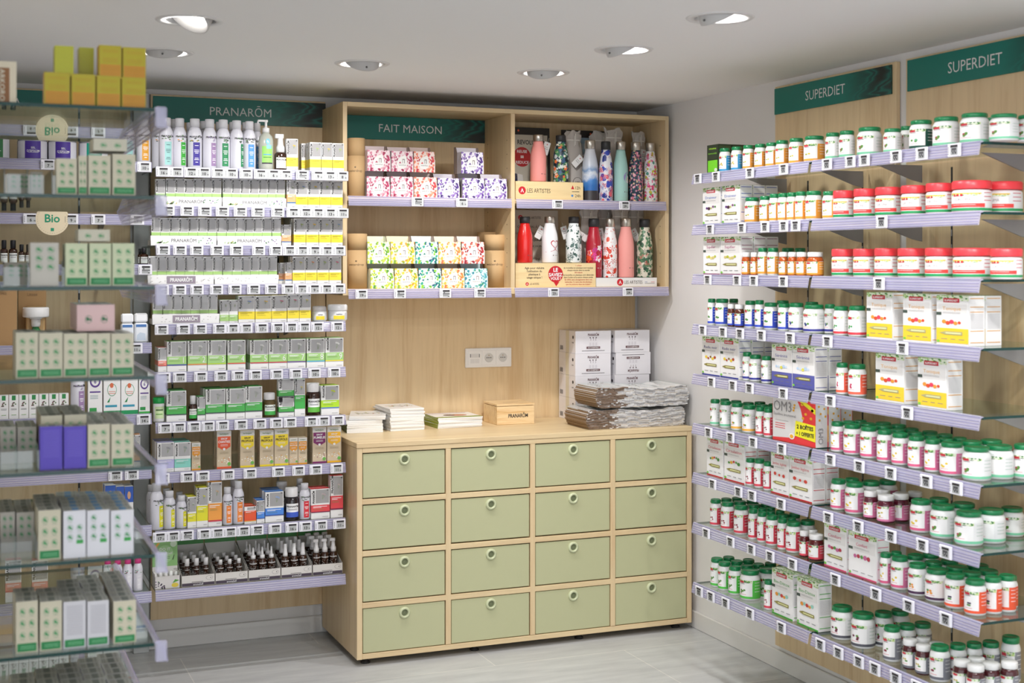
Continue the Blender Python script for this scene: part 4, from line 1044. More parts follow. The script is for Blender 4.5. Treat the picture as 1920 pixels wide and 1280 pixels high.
def flask(key, desc, mat, cap, h=.262, r=.0365, base=None, deco=None, rough=.25):
    b = MB(); m = mat if not isinstance(mat, str) else M(mat, rough, coat=.5 if rough < .4 else 0)
    prof = [(r*.93, 0), (r, .004), (r, .5*h), (r*.985, .55*h), (r*.93, .62*h), (r*.82, .70*h), (r*.70, .775*h), (r*.62, .83*h), (r*.6, .86*h)]
    b.lathe(prof, m, 36, fm=(lambda k, t: base if base and k < 1 else m))
    if base: b.lathe([(r+.0006, 0), (r+.0006, h*.17)], base, 36, cap=False)
    parts = [('body', b.mesh('body'))]
    if deco:
        dd = MB(); deco(dd, r, h); parts.append(('print', dd.mesh('print')))
    c = MB(); cm = M('#c9c2b8', .3, .9) if cap == 's' else M('#2a2a2c', .5)
    c.lathe([(r*.62, .86*h), (r*.66, .862*h), (r*.66, .985*h), (r*.6, h), (.001, h)], cm, 32); parts.append(('cap', c.mesh('cap')))
    proto(key, 'insulated_bottle', desc, 'bottle', 2*r, 2*r, h, parts)
def logo(dd, r, h, col='#6a4a48'):
    dd.ell(-.008, 0, .0025, .0025, wrap(r+.0005, .3, h*.16), M(col), 8); dd.text("l'artiste", wrap(r+.0005, .55, h*.16), .006, M(col))
def heart(dd, r, h):
    rd = M('#b82a38', .4); w = wrap(r+.0006, .35, h*.40); pts = []
    for i in range(33):
        t = 2*pi*i/32; pts.append((.017*sin(t)**3*1.05, .0011*(13*cos(t)-5*cos(2*t)-2*cos(3*t)-cos(4*t))))
    for i in range(32):
        (x0, y0), (x1, y1) = pts[i], pts[i+1]; k = 1.24
        if i == 16: continue
        dd.add([w(x0, y0), w(x1, y1), w(x1*k, y1*k+.0004), w(x0*k, y0*k+.0004)], [(0, 1, 2, 3)], rd)
    for s in (-1, 1):
        P0 = [(s*-.004, -.020), (s*.006, -.026), (s*.02, -.031), (s*.045, -.034)]
        for i in range(3): dd.add([w(*P0[i]), w(*P0[i+1]), w(P0[i+1][0], P0[i+1][1]-.002), w(P0[i][0], P0[i][1]-.002)], [(0, 1, 2, 3)], rd)
    logo(dd, r, h)
def blooms(cols, n, z0, z1, s, seed, star=False):
    def f(dd, r, h):
        rnd = random.Random(seed)
        for i in range(n):
            z = rnd.uniform(z0, z1)*h; rr = r+.0004 if z < .5*h else r*max(.62, 1-1.25*(z/h-.5))+.0012
            w = wrap(rr+i*.00001, rnd.uniform(-1.3, 1.3), z); m = M(rnd.choice(cols), .5); k = s*rnd.uniform(.6, 1.2)
            if star:
                a0 = rnd.uniform(0, pi)
                for q in range(5):
                    a = a0+q*1.256; dd.poly([(0, 0), (k*cos(a-.22)*.6, k*sin(a-.22)*.6), (k*cos(a), k*sin(a)), (k*cos(a+.22)*.6, k*sin(a+.22)*.6)], w, m)
            else:
                pts = [(k*(1+.28*cos(5*t+q))*cos(t), k*(1+.28*cos(5*t+q))*sin(t)) for q in (rnd.random(),) for t in [2*pi*j/20 for j in range(20)]]
                dd.poly(pts, w, m)
        logo(dd, r, h, '#d8d0c8')
    return f
def yoga(dd, r, h):
    w = wrap(r+.0005, .45, h*.40)
    dd.ell(0, 0, .020, .022, w, M('#9a8ac4'), 24); w = wrap(r+.0009, .6, h*.37)
    sk = M('#e8b898'); dd.ell(.002, .020, .004, .005, w, M('#3a2a2c'), 10); dd.poly([(-.002, .012), (.005, .012), (.006, -.006), (-.003, -.006)], w, M('#f2efe9'))
    dd.poly([(-.002, .01), (-.010, -.004), (-.008, -.006), (.0, .004)], w, sk); dd.poly([(.005, .01), (.010, -.002), (.008, -.006), (.003, .004)], w, sk)
    dd.poly([(-.020, -.012), (-.002, -.005), (.012, -.006), (.016, -.013), (.0, -.017)], w, M('#efeae4')); logo(dd, r, h)
flask('flP', 'short matte pink bottle, steel cap', '#f09a92', 's', .205, .0355, deco=logo, rough=.6)
flask('flPk', 'matte pink bottle, steel cap', '#f2a29a', 's', deco=logo, rough=.6)
flask('flJ', 'navy jungle print bottle, black cap', pattern('jungle', '#24384a', ['#2f6a52', '#16242e', '#c9d2cc', '#3a5a7a', '#4a8a5c', '#24384a'], 70, .7), 'b', .205, .0345, deco=blooms(['#2f6a52', '#c9d2cc', '#4a8a5c', '#e8e4d0', '#e8743a', '#16242e', '#8aa83a', '#3a5a7a'], 90, .03, .8, .008, 1))
flask('flS', 'cloud print bottle with black base', sky_mat(), 's', base=M('#3a3638', .4))
flask('flF', 'blue and coral tropical print bottle', pattern('tropic', '#eceaf0', ['#e86a7a', '#3a4ab4', '#eceaf0', '#2a3a8a', '#f2b0b8'], 45, .6), 'b', deco=blooms(['#e86a7a', '#3a4ab4', '#d84a6a', '#2a3a8a', '#f2b0b8', '#4a6ac8'], 70, .03, .82, .011, 2, True))
flask('flM', 'mint bottle with seated yoga figure', '#a8d4cc', 's', deco=yoga, rough=.5)
flask('flN', 'navy bottle with tiny flowers', pattern('tinyflower', '#25384c', ['#e89ab0', '#25384c', '#c8647c', '#4a7a7a', '#e8c8a0'], 110, .5), 's', r=.034, deco=blooms(['#e89ab0', '#c8647c', '#e8c8a0', '#4a7a7a', '#f0b8c4', '#8a9ab0'], 110, .03, .82, .005, 3))
flask('flW', 'white bottle with pink flowers', pattern('pinkflower', '#efeeee', ['#e0447a', '#c8c03c', '#efeeee', '#5aa090', '#e88aa8'], 70, .5), 's', r=.034, deco=blooms(['#e0447a', '#c8c03c', '#5aa090', '#d8587a', '#8a9a3c', '#4a3a6a'], 80, .03, .82, .007, 4, True))
flask('flR', 'glossy red bottle, black cap', '#d41f1c', 'b', .205, .035, deco=logo)
flask('flH', 'white bottle with red heart ribbon', '#f2f1f2', 's', .205, .036, deco=heart)
flask('flL', 'white bottle with dark palm fronds', pattern('fronds', '#ecefee', ['#54706a', '#ecefee', '#3c5a50', '#ecefee'], 60, .4), 'b', .205, .036, deco=blooms(['#2f4a44', '#54706a', '#3c5a50'], 26, .04, .8, .015, 5, True))
flask('flD', 'dark red bottle with pink flowers', '#b01c30', 'b', deco=blooms(['#d8308a', '#e8502c', '#f2e6e8', '#c02a7a'], 16, .3, .52, .014, 6))
flask('flT', 'white bottle with red palm trees', pattern('redpalm', '#f2efee', ['#d8402c', '#f2efee', '#e05a44', '#f2efee'], 50, .5), 's', r=.033, deco=blooms(['#d8402c', '#c83a2c', '#e05a44'], 26, .04, .82, .014, 7, True))
flask('flG', 'cream bottle with green jungle print', pattern('greenjungle', '#ddd6c4', ['#3f6a4c', '#5a8460', '#ddd6c4', '#2c4a3a', '#8aa080'], 60, .6), 'b', deco=blooms(['#3f6a4c', '#5a8460', '#2c4a3a', '#e0504c', '#8aa080'], 80, .03, .82, .009, 8, True))

# trays and boards in the right column
def slab_text(name, fr, u0, u1, z0, z1, dep, d, m, build, label, cat, tilt=0, cut=0):
    a0, a1 = fr.a_of(u0, dep), fr.a_of(u1, dep); L = a1-a0
    r = empty(name, fr.world((a0+a1)/2, dep, z0), 0); b = MB(); b.box((-L/2, 0, 0), (L/2-cut, d, z1-z0), m, .0006)
    if cut: b.box((-L/2+.001, .0001, .0), (L/2, .003, z1-z0), m)
    o = link('board', b.mesh('board'), r)
    pr = MB(); build(pr, L, z1-z0, lambda x, y: (x, -.0006, y), lambda x, y: (x, -.001, y)); link('print', pr.mesh('print'), r)
    r.rotation_euler = (tilt, 0, 0); return tag(r, label, cat)
RED = M('#c8202c', .45); INKT = M('#4a3a30', .6)
def emblem(b, cx, cy, s, p, q):
    b.ell(cx, cy, s, s, p, RED, 24); b.poly([(cx-s*.45, cy-s*.5), (cx, cy+s*.6), (cx+s*.45, cy-s*.5), (cx+s*.25, cy-s*.5), (cx, cy+.1*s), (cx-s*.25, cy-s*.5)], q, WHITE)
CANE = wood('pale_print', '#ecd3a0', '#dfc08a', 'x')
def t1(b, L, H, p, q):
    emblem(b, -L/2+.032, H*.5, .018, p, q); b.text('LES ARTISTES', lambda x, y: p(x-L/2+.115, y+H*.5), .028, INKT, .0, maxw=.115)
    b.poly([(L/2-.062, H*.62), (L/2-.054, H*.84), (L/2-.046, H*.62)], p, RED); b.text('12h', lambda x, y: p(x+L/2-.028, y+H*.70), .020, INKT)
    b.poly([(L/2-.058, H*.47), (L/2-.02, H*.47), (L/2-.02, H*.5), (L/2-.058, H*.5)], p, INKT); b.ell(L/2-.056, H*.26, .006, .006, p, M('#4a8ac8'), 6); b.text('24h', lambda x, y: p(x+L/2-.028, y+H*.26), .020, INKT)
slab_text('display_plinth', FU2, 966.8, 1093.5, ZU1, ZU1+.084, .0, .1, CANE, t1, 'wood-print plinth with red round emblem, upper right of wall cabinet', 'display plinth')
def t2(b, L, H, p, q):
    for i, s in enumerate(['Agis pour réduire', "l'utilisation du", 'plastique à', 'usage unique !']): b.text(s, lambda x, y, i=i: p(x-L*.27, y+H*(.80-.13*i)), .0135, INKT, .015)
    emblem(b, -L*.36, H*.14, .008, p, q); b.text('LES ARTISTES', lambda x, y: p(x-L*.27, y+H*.14), .012, INKT, maxw=.045)
    b.ell(-.003, H*.54, .037, .038, p, RED, 28); b.poly([(-.012, H*.2), (0, H*.04), (.016, H*.22)], p, RED)
    b.text('LE', lambda x, y: q(x-.003, y+H*.72), .024, WHITE, .03); b.text('SAVIEZ', lambda x, y: q(x-.003, y+H*.52), .022, WHITE, .03, maxw=.068); b.text('VOUS ?', lambda x, y: q(x-.003, y+H*.36), .018, WHITE, .03, maxw=.052)
    rd = M('#b83a34')
    for i, (s, m) in enumerate([('1 million', rd), ('de bouteilles en plastique sont vendues', INKT), ('chaque minute dans le monde', INKT), ('300 milliards', rd), ('de bouteilles en plastique sont déversées', INKT), ("dans l'océan et la nature chaque année", INKT), ('En 2050, sans changements dans nos', rd), ("habitudes, il y aura plus de plastique", rd), ('que de poissons dans les océans !', rd)]):
        b.text(s, lambda x, y, i=i: p(x+L*.28, y+H*(.90-.098*i)), .0095, m, .01, maxw=L*.4 if i not in (0, 3) else .04)
slab_text('display_plinth', FU2, 966.8, 1117, ZU2, ZU2+.111, .0, .1, CANE, t2, 'wood-print plinth with red speech bubble, lower right of wall cabinet', 'display plinth', cut=.05)
def t3(b, L, H, p, q):
    emblem(b, -.035, H*.5, .0165, p, q); b.text('LES ARTISTES', lambda x, y: p(x+.035, y+H*.5), .022, INKT, maxw=.095)
    b.poly([(L*.3, H*.5), (L*.34, H*.5), (L*.34, H*.54), (L*.3, H*.54)], p, M('#2a3a8a')); b.poly([(L*.40, H*.5), (L*.46, H*.5), (L*.46, H*.54), (L*.40, H*.54)], p, RED); b.poly([(L*.3, H*.34), (L*.46, H*.34), (L*.46, H*.38), (L*.3, H*.38)], p, INKT)
slab_text('display_plinth', FU2, 1117.6, 1231.7, ZU2, ZU2+.042, .006, .1, M('#e9e8e6', .4), t3, 'low white plinth under four tall bottles, lower right of wall cabinet', 'display plinth')
ZR1 = ZU1+.0855; ZR2 = ZU2+.1125; ZR3 = ZU2+.0435
shelf_items(Frame('back', 5.768), ZR1, 'on wood-print plinth, upper right of wall cabinet', [('flP', 315, 490, 305), ('flJ', 565, 732, 310)], 940, 200, 5.818)
shelf_items(Frame('back', 5.770), ZU1, 'upper right of wall cabinet', [('flS', 880, 1056, 365), ('flF', 1062, 1217, 378), ('flM', 1221, 1382, 378), ('flN', 1386, 1546, 385), ('flW', 1549, 1704, 393)], 940, 200, 5.818)
shelf_items(Frame('back', 5.768), ZR2, 'on speech-bubble plinth, lower right of wall cabinet', [('flR', 172, 342, 152), ('flH', 440, 616, 150), ('flL', 703, 878, 152)], 940, 380, 5.818)
shelf_items(Frame('back', 5.772), ZR3, 'lower right of wall cabinet', [('flD', 920, 1098, 172), ('flT', 1103, 1264, 173), ('flPk', 1267, 1448, 170), ('flG', 1475, 1652, 178)], 940, 380, 5.818)
# posters behind the bottles
def po1(b, L, H, p, q):
    b.poly([(-L*.46, 0), (L*.40, 0), (L*.44, H*.9), (-L*.48, H*.9)], p, M('#c9c2b2', .5))
    b.ell(-L*.30, H*.955, .005, .005, q, M('#e8643a')); b.text('REVOLUTION', lambda x, y: q(x+.008, y+H*.80), .030, INK, .02, maxw=L*.74)
    b.ell(-L*.22, H*.60, .045, .047, q, M('#b8282a'), 28); w = lambda x, y: (x-L*.22, -.0015, y+H*.60)
    b.text('REUSE', lambda x, y: w(x, y+.026), .019, WHITE, .02); b.text('=', lambda x, y: w(x, y), .03, WHITE, .03); b.text('REDUCE', lambda x, y: w(x, y-.026), .019, WHITE, .02, maxw=.066)
    rnd = random.Random(4); x = -L*.46
    while x < L*.36:
        hh = rnd.uniform(.10, .24)*H; wd = .008; b.poly([(x, 0), (x+wd*1.6, 0), (x+wd, hh), (x+wd*.4, hh)], q, M('#b8282a')); x += wd*1.05
    b.poly([(-L*.42, H*.26), (-L*.20, H*.24), (-L*.22, H*.36), (-L*.42, H*.38)], q, M('#e6e2dc')); b.poly([(-L*.42, H*.26), (-L*.35, H*.25), (-L*.35, H*.37), (-L*.42, H*.38)], q, M('#2a2f6a'))
slab_text('display_poster', Frame('back', 5.965), 960, 1033.5, ZU1+.002, 2.322, .02, .006, M('#26221f', .4), po1, 'poster with black frame and red circle behind the short pink bottle', 'poster', -.06)
SKYP = M('#8fa6b6', .5)
def po2(b, L, H, p, q):
    b.poly([(-L*.46, 0), (L*.46, 0), (L*.46, H*.9), (-L*.46, H*.9)], p, SKYP); b.poly([(-L*.46, H*.72), (L*.46, H*.76), (L*.46, H*.84), (-L*.46, H*.80)], q, M('#a9b6bd'))
    b.ell(0, H*.955, .005, .005, q, M('#e8643a')); b.ell(L*.30, H*.66, .045, .042, lambda x, y: (x, -.0016, y), M('#b83a34'), 24); b.ell(L*.30, H*.66, .038, .035, lambda x, y: (x, -.002, y), M('#a9b0ae'), 24)
    b.text('ÉCOLO', lambda x, y: q(x, y+H*.6), .03, M('#a83a34'), .03)
slab_text('display_poster', Frame('back', 5.965), 1056, 1164, ZU1+.002, 2.318, .02, .006, M('#26221f', .4), po2, 'poster with sky picture behind the cloth pouches', 'poster', -.06)
def po3(b, L, H, p, q):
    emblem(b, -L*.28, H*.9, .012, p, q); b.text('LES ARTISTES', lambda x, y: q(x, y+H*.9), .016, INKT, maxw=.07)
    for i, s in enumerate(['QUE DU MAL À TROUVER', 'UNE BOUTEILLE ISOTHERME', 'EN INOX JUSQU\'AU', 'BOUCHON', '', 'SOUTENEZ', 'ARTISTES', 'NOTRE SOUTIEN']):
        if s: b.text(s, lambda x, y, i=i: q(x, y+H*(.78-.085*i)), .015, INKT, .03 if 'INOX' in s or 'NOTRE' in s else 0, maxw=L*.84)
    b.ell(L*.02, H*.16, .021, .021, q, M('#1f4a9a'), 24); b.text('1%', lambda x, y: (x+L*.02, -.0016, y+H*.16), .022, WHITE, .02)
slab_text('display_poster', Frame('back', 5.965), 958, 1049, ZU2+.002, 1.93, .02, .006, M('#cdc2b3', .5), po3, 'beige text poster behind the red and white bottles', 'poster', -.05)
# cloth pouches
CLOTH = M('#c4bdb6', .9)
def pouch(fr, u, vt, wpx, z, dep, label, lean=0.0, txt=True):
    a = fr.a_of(u, dep); w = fr.world(a, dep, z+.0005); W = wpx*cdepth(w.x, w.y)/FPX; H = z_at(vt, w.x, w.y)-z
    rnd = random.Random(label); r = empty('cloth_pouch', w, 0); b = MB(); n = 28; V = []; rows = [(0, .80, .5), (.03, .93, .9), (.2, 1, 1), (.45, .98, 1), (.65, .92, .85), (.78, .82, .6), (.86, .72, .4), (.9, .66, .3), (.95, .76, .36), (1.0, .80, .3)]
    for zz, sx, sy in rows:
        for i in range(n):
            t = 2*pi*i/n; wv = 1+.05*sin(5*t+zz*9)+(.12*sin(9*t+3) if zz > .84 else 0)
            V.append((W/2*sx*sin(t)*wv+lean*zz*W, -.026*sy*cos(t)*wv+.03*zz*.3, H*zz*(1 if zz < .9 else 1+.05*sin(3*t+len(label)))))
    F = [(k*n+i, k*n+(i+1) % n, (k+1)*n+(i+1) % n, (k+1)*n+i) for k in range(len(rows)-1) for i in range(n)]
    b.add(V, F, CLOTH, True); b.add(V[:n], [tuple(range(n))[::-1]], CLOTH); b.add([(p[0], p[1], p[2]-.004) for p in V[-n:]], [tuple(range(n))], CLOTH); link('bag', b.mesh('bag'), r)
    d = MB(); zc = H*.9
    for i in range(n):
        t0, t1 = 2*pi*i/n, 2*pi*(i+1)/n; q = lambda t, z: (W/2*.7*sin(t)+lean*.9*W, -.0105*cos(t)+.008, z)
        d.add([q(t0, zc-.002), q(t1, zc-.002), q(t1, zc+.002), q(t0, zc+.002)], [(0, 1, 2, 3)], M('#ece8e0'))
    d.box((lean*W-.004, -.012, zc-.03), (lean*W-.001, -.009, zc+.02), M('#ece8e0')); d.box((lean*W+.002, -.012, zc-.024), (lean*W+.005, -.009, zc+.03), M('#ece8e0')); link('drawstring', d.mesh('drawstring'), r)
    if txt:
        p = MB(); q = lambda x, y: (x+lean*.6*W, -.0285, y+H*.55); p.text('LES ARTISTES', q, .014, M('#6a625e'), maxw=W*.6); q2 = lambda x, y: (x, -.0285, y+H*.28); p.ell(0, 0, .024, .024, q2, M('#7a726e'), 24); q3 = lambda x, y: (x, -.029, y+H*.28); p.ell(0, 0, .021, .021, q3, CLOTH, 24)
        q4 = lambda x, y: (x, -.0295, y+H*.28); p.text('100', q4, .016, M('#6a625e'), .02); link('print', p.mesh('print'), r)
    tag(r, label, 'pouch', 'drawstring pouches in the wall cabinet')
FP = Frame('back', 5.845)
pouch(FP, 1078, 250, 40, ZU1, .05, 'grey drawstring pouch left of the cloud print bottle', -.05)
pouch(FP, 1128, 251, 60, ZU1, .108, 'grey drawstring pouch behind the tropical print bottle', .05)
pouch(FP, 1152, 245, 46, ZU1, .05, 'grey drawstring pouch behind the mint bottle', .0, False)
pouch(FP, 1196, 252, 34, ZU1, .05, 'grey drawstring pouch behind the navy floral bottle', .1, False)
pouch(FP, 1108, 393, 46, ZU2, .05, 'grey drawstring pouch behind the dark red bottle', -.04)
pouch(FP, 1136, 396, 40, ZU2, .108, 'grey drawstring pouch behind the red palm bottle', .05, False)
pouch(FP, 1166, 392, 44, ZU2, .05, 'grey drawstring pouch behind the tall pink bottle', -.05)
pouch(FP, 1192, 393, 44, ZU2, .108, 'grey drawstring pouch left of the green jungle bottle', .05, False)
# paper tags hanging at the bottle necks
def neck_tag(fr, u, v, z, dep, label, rot):
    a = fr.a_of(u, dep); w = fr.world(a, dep, z_at(v, *fr.world(a, dep).xy)); b = MB(); b.box((-.016, -.0006, -.03), (.016, 0, .03), M('#efedea', .5))
    b.box((-.010, -.0009, -.004), (.010, -.0006, -.0025), INKT); b.box((-.010, -.0009, .004), (.008, -.0006, .0052), INKT); b.ell(0, .018, .003, .003, lambda x, y: (x, -.001, y), RED, 8)
    b.box((-.0005, -.0012, .03), (.0005, 0, .05), M('#d8d0c0')); o = link('paper_tag', b.mesh('paper_tag'), None, w); o.rotation_euler = (0, rot, 0); tag(o, label, 'paper tag', 'paper tags on bottle necks')
FT = Frame('back', 5.838)
neck_tag(FT, 1024, 278, 0, .01, 'white paper tag at neck of short pink bottle', .3)
neck_tag(FT, 1083, 302, 0, .005, 'white paper tag left of the cloud print bottle', .8)
neck_tag(FT, 1206, 292, 0, .02, 'white paper tag between the two small-flower bottles', .15)
neck_tag(FT, 1012, 436, 0, .02, 'white paper tag left of the heart ribbon bottle', .5)
neck_tag(FT, 1059, 436, 0, .02, 'white paper tag left of the palm frond bottle', -.3)
neck_tag(FT, 1091, 442, 0, -.0, 'white paper tag right of the palm frond bottle', -1.0)
neck_tag(FT, 1126, 440, 0, .02, 'white paper tag right of the dark red bottle', -.15)
neck_tag(FT, 1191, 440, 0, .02, 'white paper tag right of the tall pink bottle', -.5)
# ---------------------------------------------------------------- things on the worktop
ZT = .9305
def magazine(key, w, d, th, side, art, desc):
    b = MB(); b.box((-w/2, 0, 0), (w/2, d, th), M('#f1f1f0', .5), mats={'L': M(side, .5), 'T': M('#f3f2f0', .35)})
    p = lambda x, y: (x, y, th+.0003); q = lambda x, y: (x, y, th+.0006); rnd = random.Random(key)
    if art == 'leaf':
        b.poly([(-w*.34, d*.48), (w*.2, d*.55), (w*.2, d*.565), (-w*.34, d*.495)], p, M('#5c4a4a'))
        for i in range(26):
            x, y = rnd.uniform(-w*.36, w*.36), d*.52+rnd.uniform(-.16, .16)*d; k = rnd.uniform(.004, .011); a = rnd.uniform(0, pi)
            b.poly([(x, y), (x+k*cos(a)-k*.4*sin(a), y+k*sin(a)+k*.4*cos(a)), (x+2*k*cos(a), y+2*k*sin(a)), (x+k*cos(a)+k*.4*sin(a), y+k*sin(a)-k*.4*cos(a))], q, M(rnd.choice(['#c8c83a', '#8a9a6a', '#e07a4a', '#a8a89a', '#7ab04a', '#e8d84a'])))
    elif art == 'photo':
        b.poly([(-w/2, 0), (w/2, 0), (w/2, d*.22), (-w/2, d*.18)], p, M('#8a9a3c')); b.ell(w*.08, d*.45, w*.2, d*.16, p, M('#c98a6a'), 18); b.ell(-w*.1, d*.5, w*.13, d*.12, q, M('#6a4638'), 16); b.poly([(-w*.5, d*.85), (w*.4, d*.88), (w*.4, d*.92), (-w*.5, d*.9)], p, M('#a86a7a'))
    proto(key, 'magazine', desc, 'magazine', w, d, th, [('magazine', b.mesh('magazine'))])
magazine('magA', .16, .225, .0075, '#3f6a34', 'leaf', ''); magazine('magAp', .16, .225, .0075, '#3f6a34', '', ''); magazine('magB', .16, .225, .0072, '#e9e9e8', 'leaf', ''); magazine('magBp', .16, .225, .0072, '#e9e9e8', '', '')
magazine('magC', .215, .2, .0055, '#8a9a2c', 'photo', ''); magazine('magCp', .215, .2, .0055, '#8a9a2c', '', '')
def stack(u, Y, n, top, plain, th, rz, name, grp, tilt_top=False):
    X = tan(ang(u))*Y
    for i in range(n):
        o = put(top if i == n-1 else plain, (X+random.uniform(-.003, .003), Y+random.uniform(-.003, .003), ZT+.0002+i*(th+.0004)), rz+random.uniform(-.035, .035))
        INST.pop()
        if tilt_top and i >= n-2: o.rotation_euler = (.0, .0, rz-.18); o.location.z = ZT+i*(th+.0004)+.002; o.location.x += .01
        pos = 'topmost' if i == n-1 else ('bottom one' if i == 0 else ORD[n-1-i]+' from top')
        o['label'] = f'{name}, {pos} of its stack'; o['group'] = grp
stack(684, 5.835, 9, 'magA', 'magAp', .0075, -.12, 'white magazine with green spine beside the tall shelves', 'leftmost stack of magazines', True)
stack(764, 5.845, 13, 'magB', 'magBp', .0072, .03, 'white magazine in middle pile on the worktop', 'middle stack of magazines')
stack(863, 5.86, 8, 'magC', 'magCp', .0055, .02, 'olive-spined magazine left of the wooden crate', 'right stack of magazines')
# wooden crate
Y = 5.88; Xc = tan(ang(967))*Y; w, d, h = .187, .17, .096; r = empty('wooden_crate', (Xc, Y, ZT))
b = MB(); b.box((-w/2, 0, 0), (w/2, d, .084), PINE, .001); link('box', b.mesh('box'), r)
b = MB(); b.box((-w/2-.001, -.001, .0865), (w/2+.001, d+.001, h), PINE, .001); lid = link('lid', b.mesh('lid'), r)
b = MB(); 

b.text(WORD, lambda x, y: (x, y+d*.4, h+.0003), .014, M('#5a4632')); link('print', b.mesh('print'), lid)
b = MB(); b.text(WORD, lambda x, y: (x+.012, -.0006, y+.040), .024, INK, .025, maxw=.098); link('lettering', b.mesh('lettering'), r)
tag(r, 'small pine crate with dark lettering standing on the worktop', 'crate')
# white shipping cartons, two columns of four
def shipbox(flip):
    c = Carton(.186, .19, .1055, M('#e6e4e8', .55)); f = 'F'
    y = (lambda v: 1-v) if flip else (lambda v: v); rt = 180 if flip else 0
    c.text(f, WORD, .5, y(.83), .016, M('#6a4a4e'), rot=rt, bold=.02, maxw=.058)
    for i in range(3):
        c.lines(f, .43+.07*i-.004, .43+.07*i+.004, [y(.62)], M('#8a7a80'), .12); c.rect(f, .385+.085*i, min(y(.48), y(.34)), .385+.085*i+.055, max(y(.48), y(.34)), M('#d8d5da'), 2); c.ell(f, .41+.085*i, y(.70), .003, M('#5a4a50'), 3)
    c.rect(f, .31, min(y(.3), y(.2)), .69, max(y(.3), y(.2)), M('#5a2f34'), 2); c.text(f, 'AUX DIAMETRES 5', .5, y(.25), .0075, WHITE, rot=rt, bold=.02, maxw=.06)
    c.lines(f, .18, .82, [y(.11)], M('#6a6468'), .022)
    c.ell('L', .14 if 0 else .86, .72, .008, M('#2a2426'), 2); c.rect('L', .42, 0, .62, 1, M('#d9d3be', .35), 1)
    c.text('L', 'HUILE', .85, .48, .008, M('#3a3436'), bold=.02)
    for k in range(6): c.rect('L', .08+k*.03, .1, .09+k*.03+.006*(k % 2), .3, INK, 3)
    c.rect('D' if 0 else 'T', .0, .45, 1, .56, M('#ddd6c0', .35), 1)
    return c.b.mesh('shipping_carton')
SB, SBF = shipbox(False), shipbox(True)
for col in range(2):
    Y = 5.885; uc = (1112.5, 1186)[col]; Xc = tan(ang(uc))*Y
    for k in range(4):
        fl = col == 1 and k == 2
        o = link('shipping_carton', SBF if fl else SB, None, (Xc+(.004 if col and k == 2 else 0)+random.uniform(-.002, .002), Y+random.uniform(-.002, .002)+(.003 if k == 3 and col == 0 else 0), ZT+.0003+k*.1062), random.uniform(-.006, .006))
        pos = ['bottom one', 'second from bottom', 'third from bottom', 'topmost'][k]
        tag(o, f'white shipping carton{" with upside-down print" if fl else ""}, {"right" if col else "left"} column on worktop, {pos}', 'carton', 'white shipping cartons on the worktop')
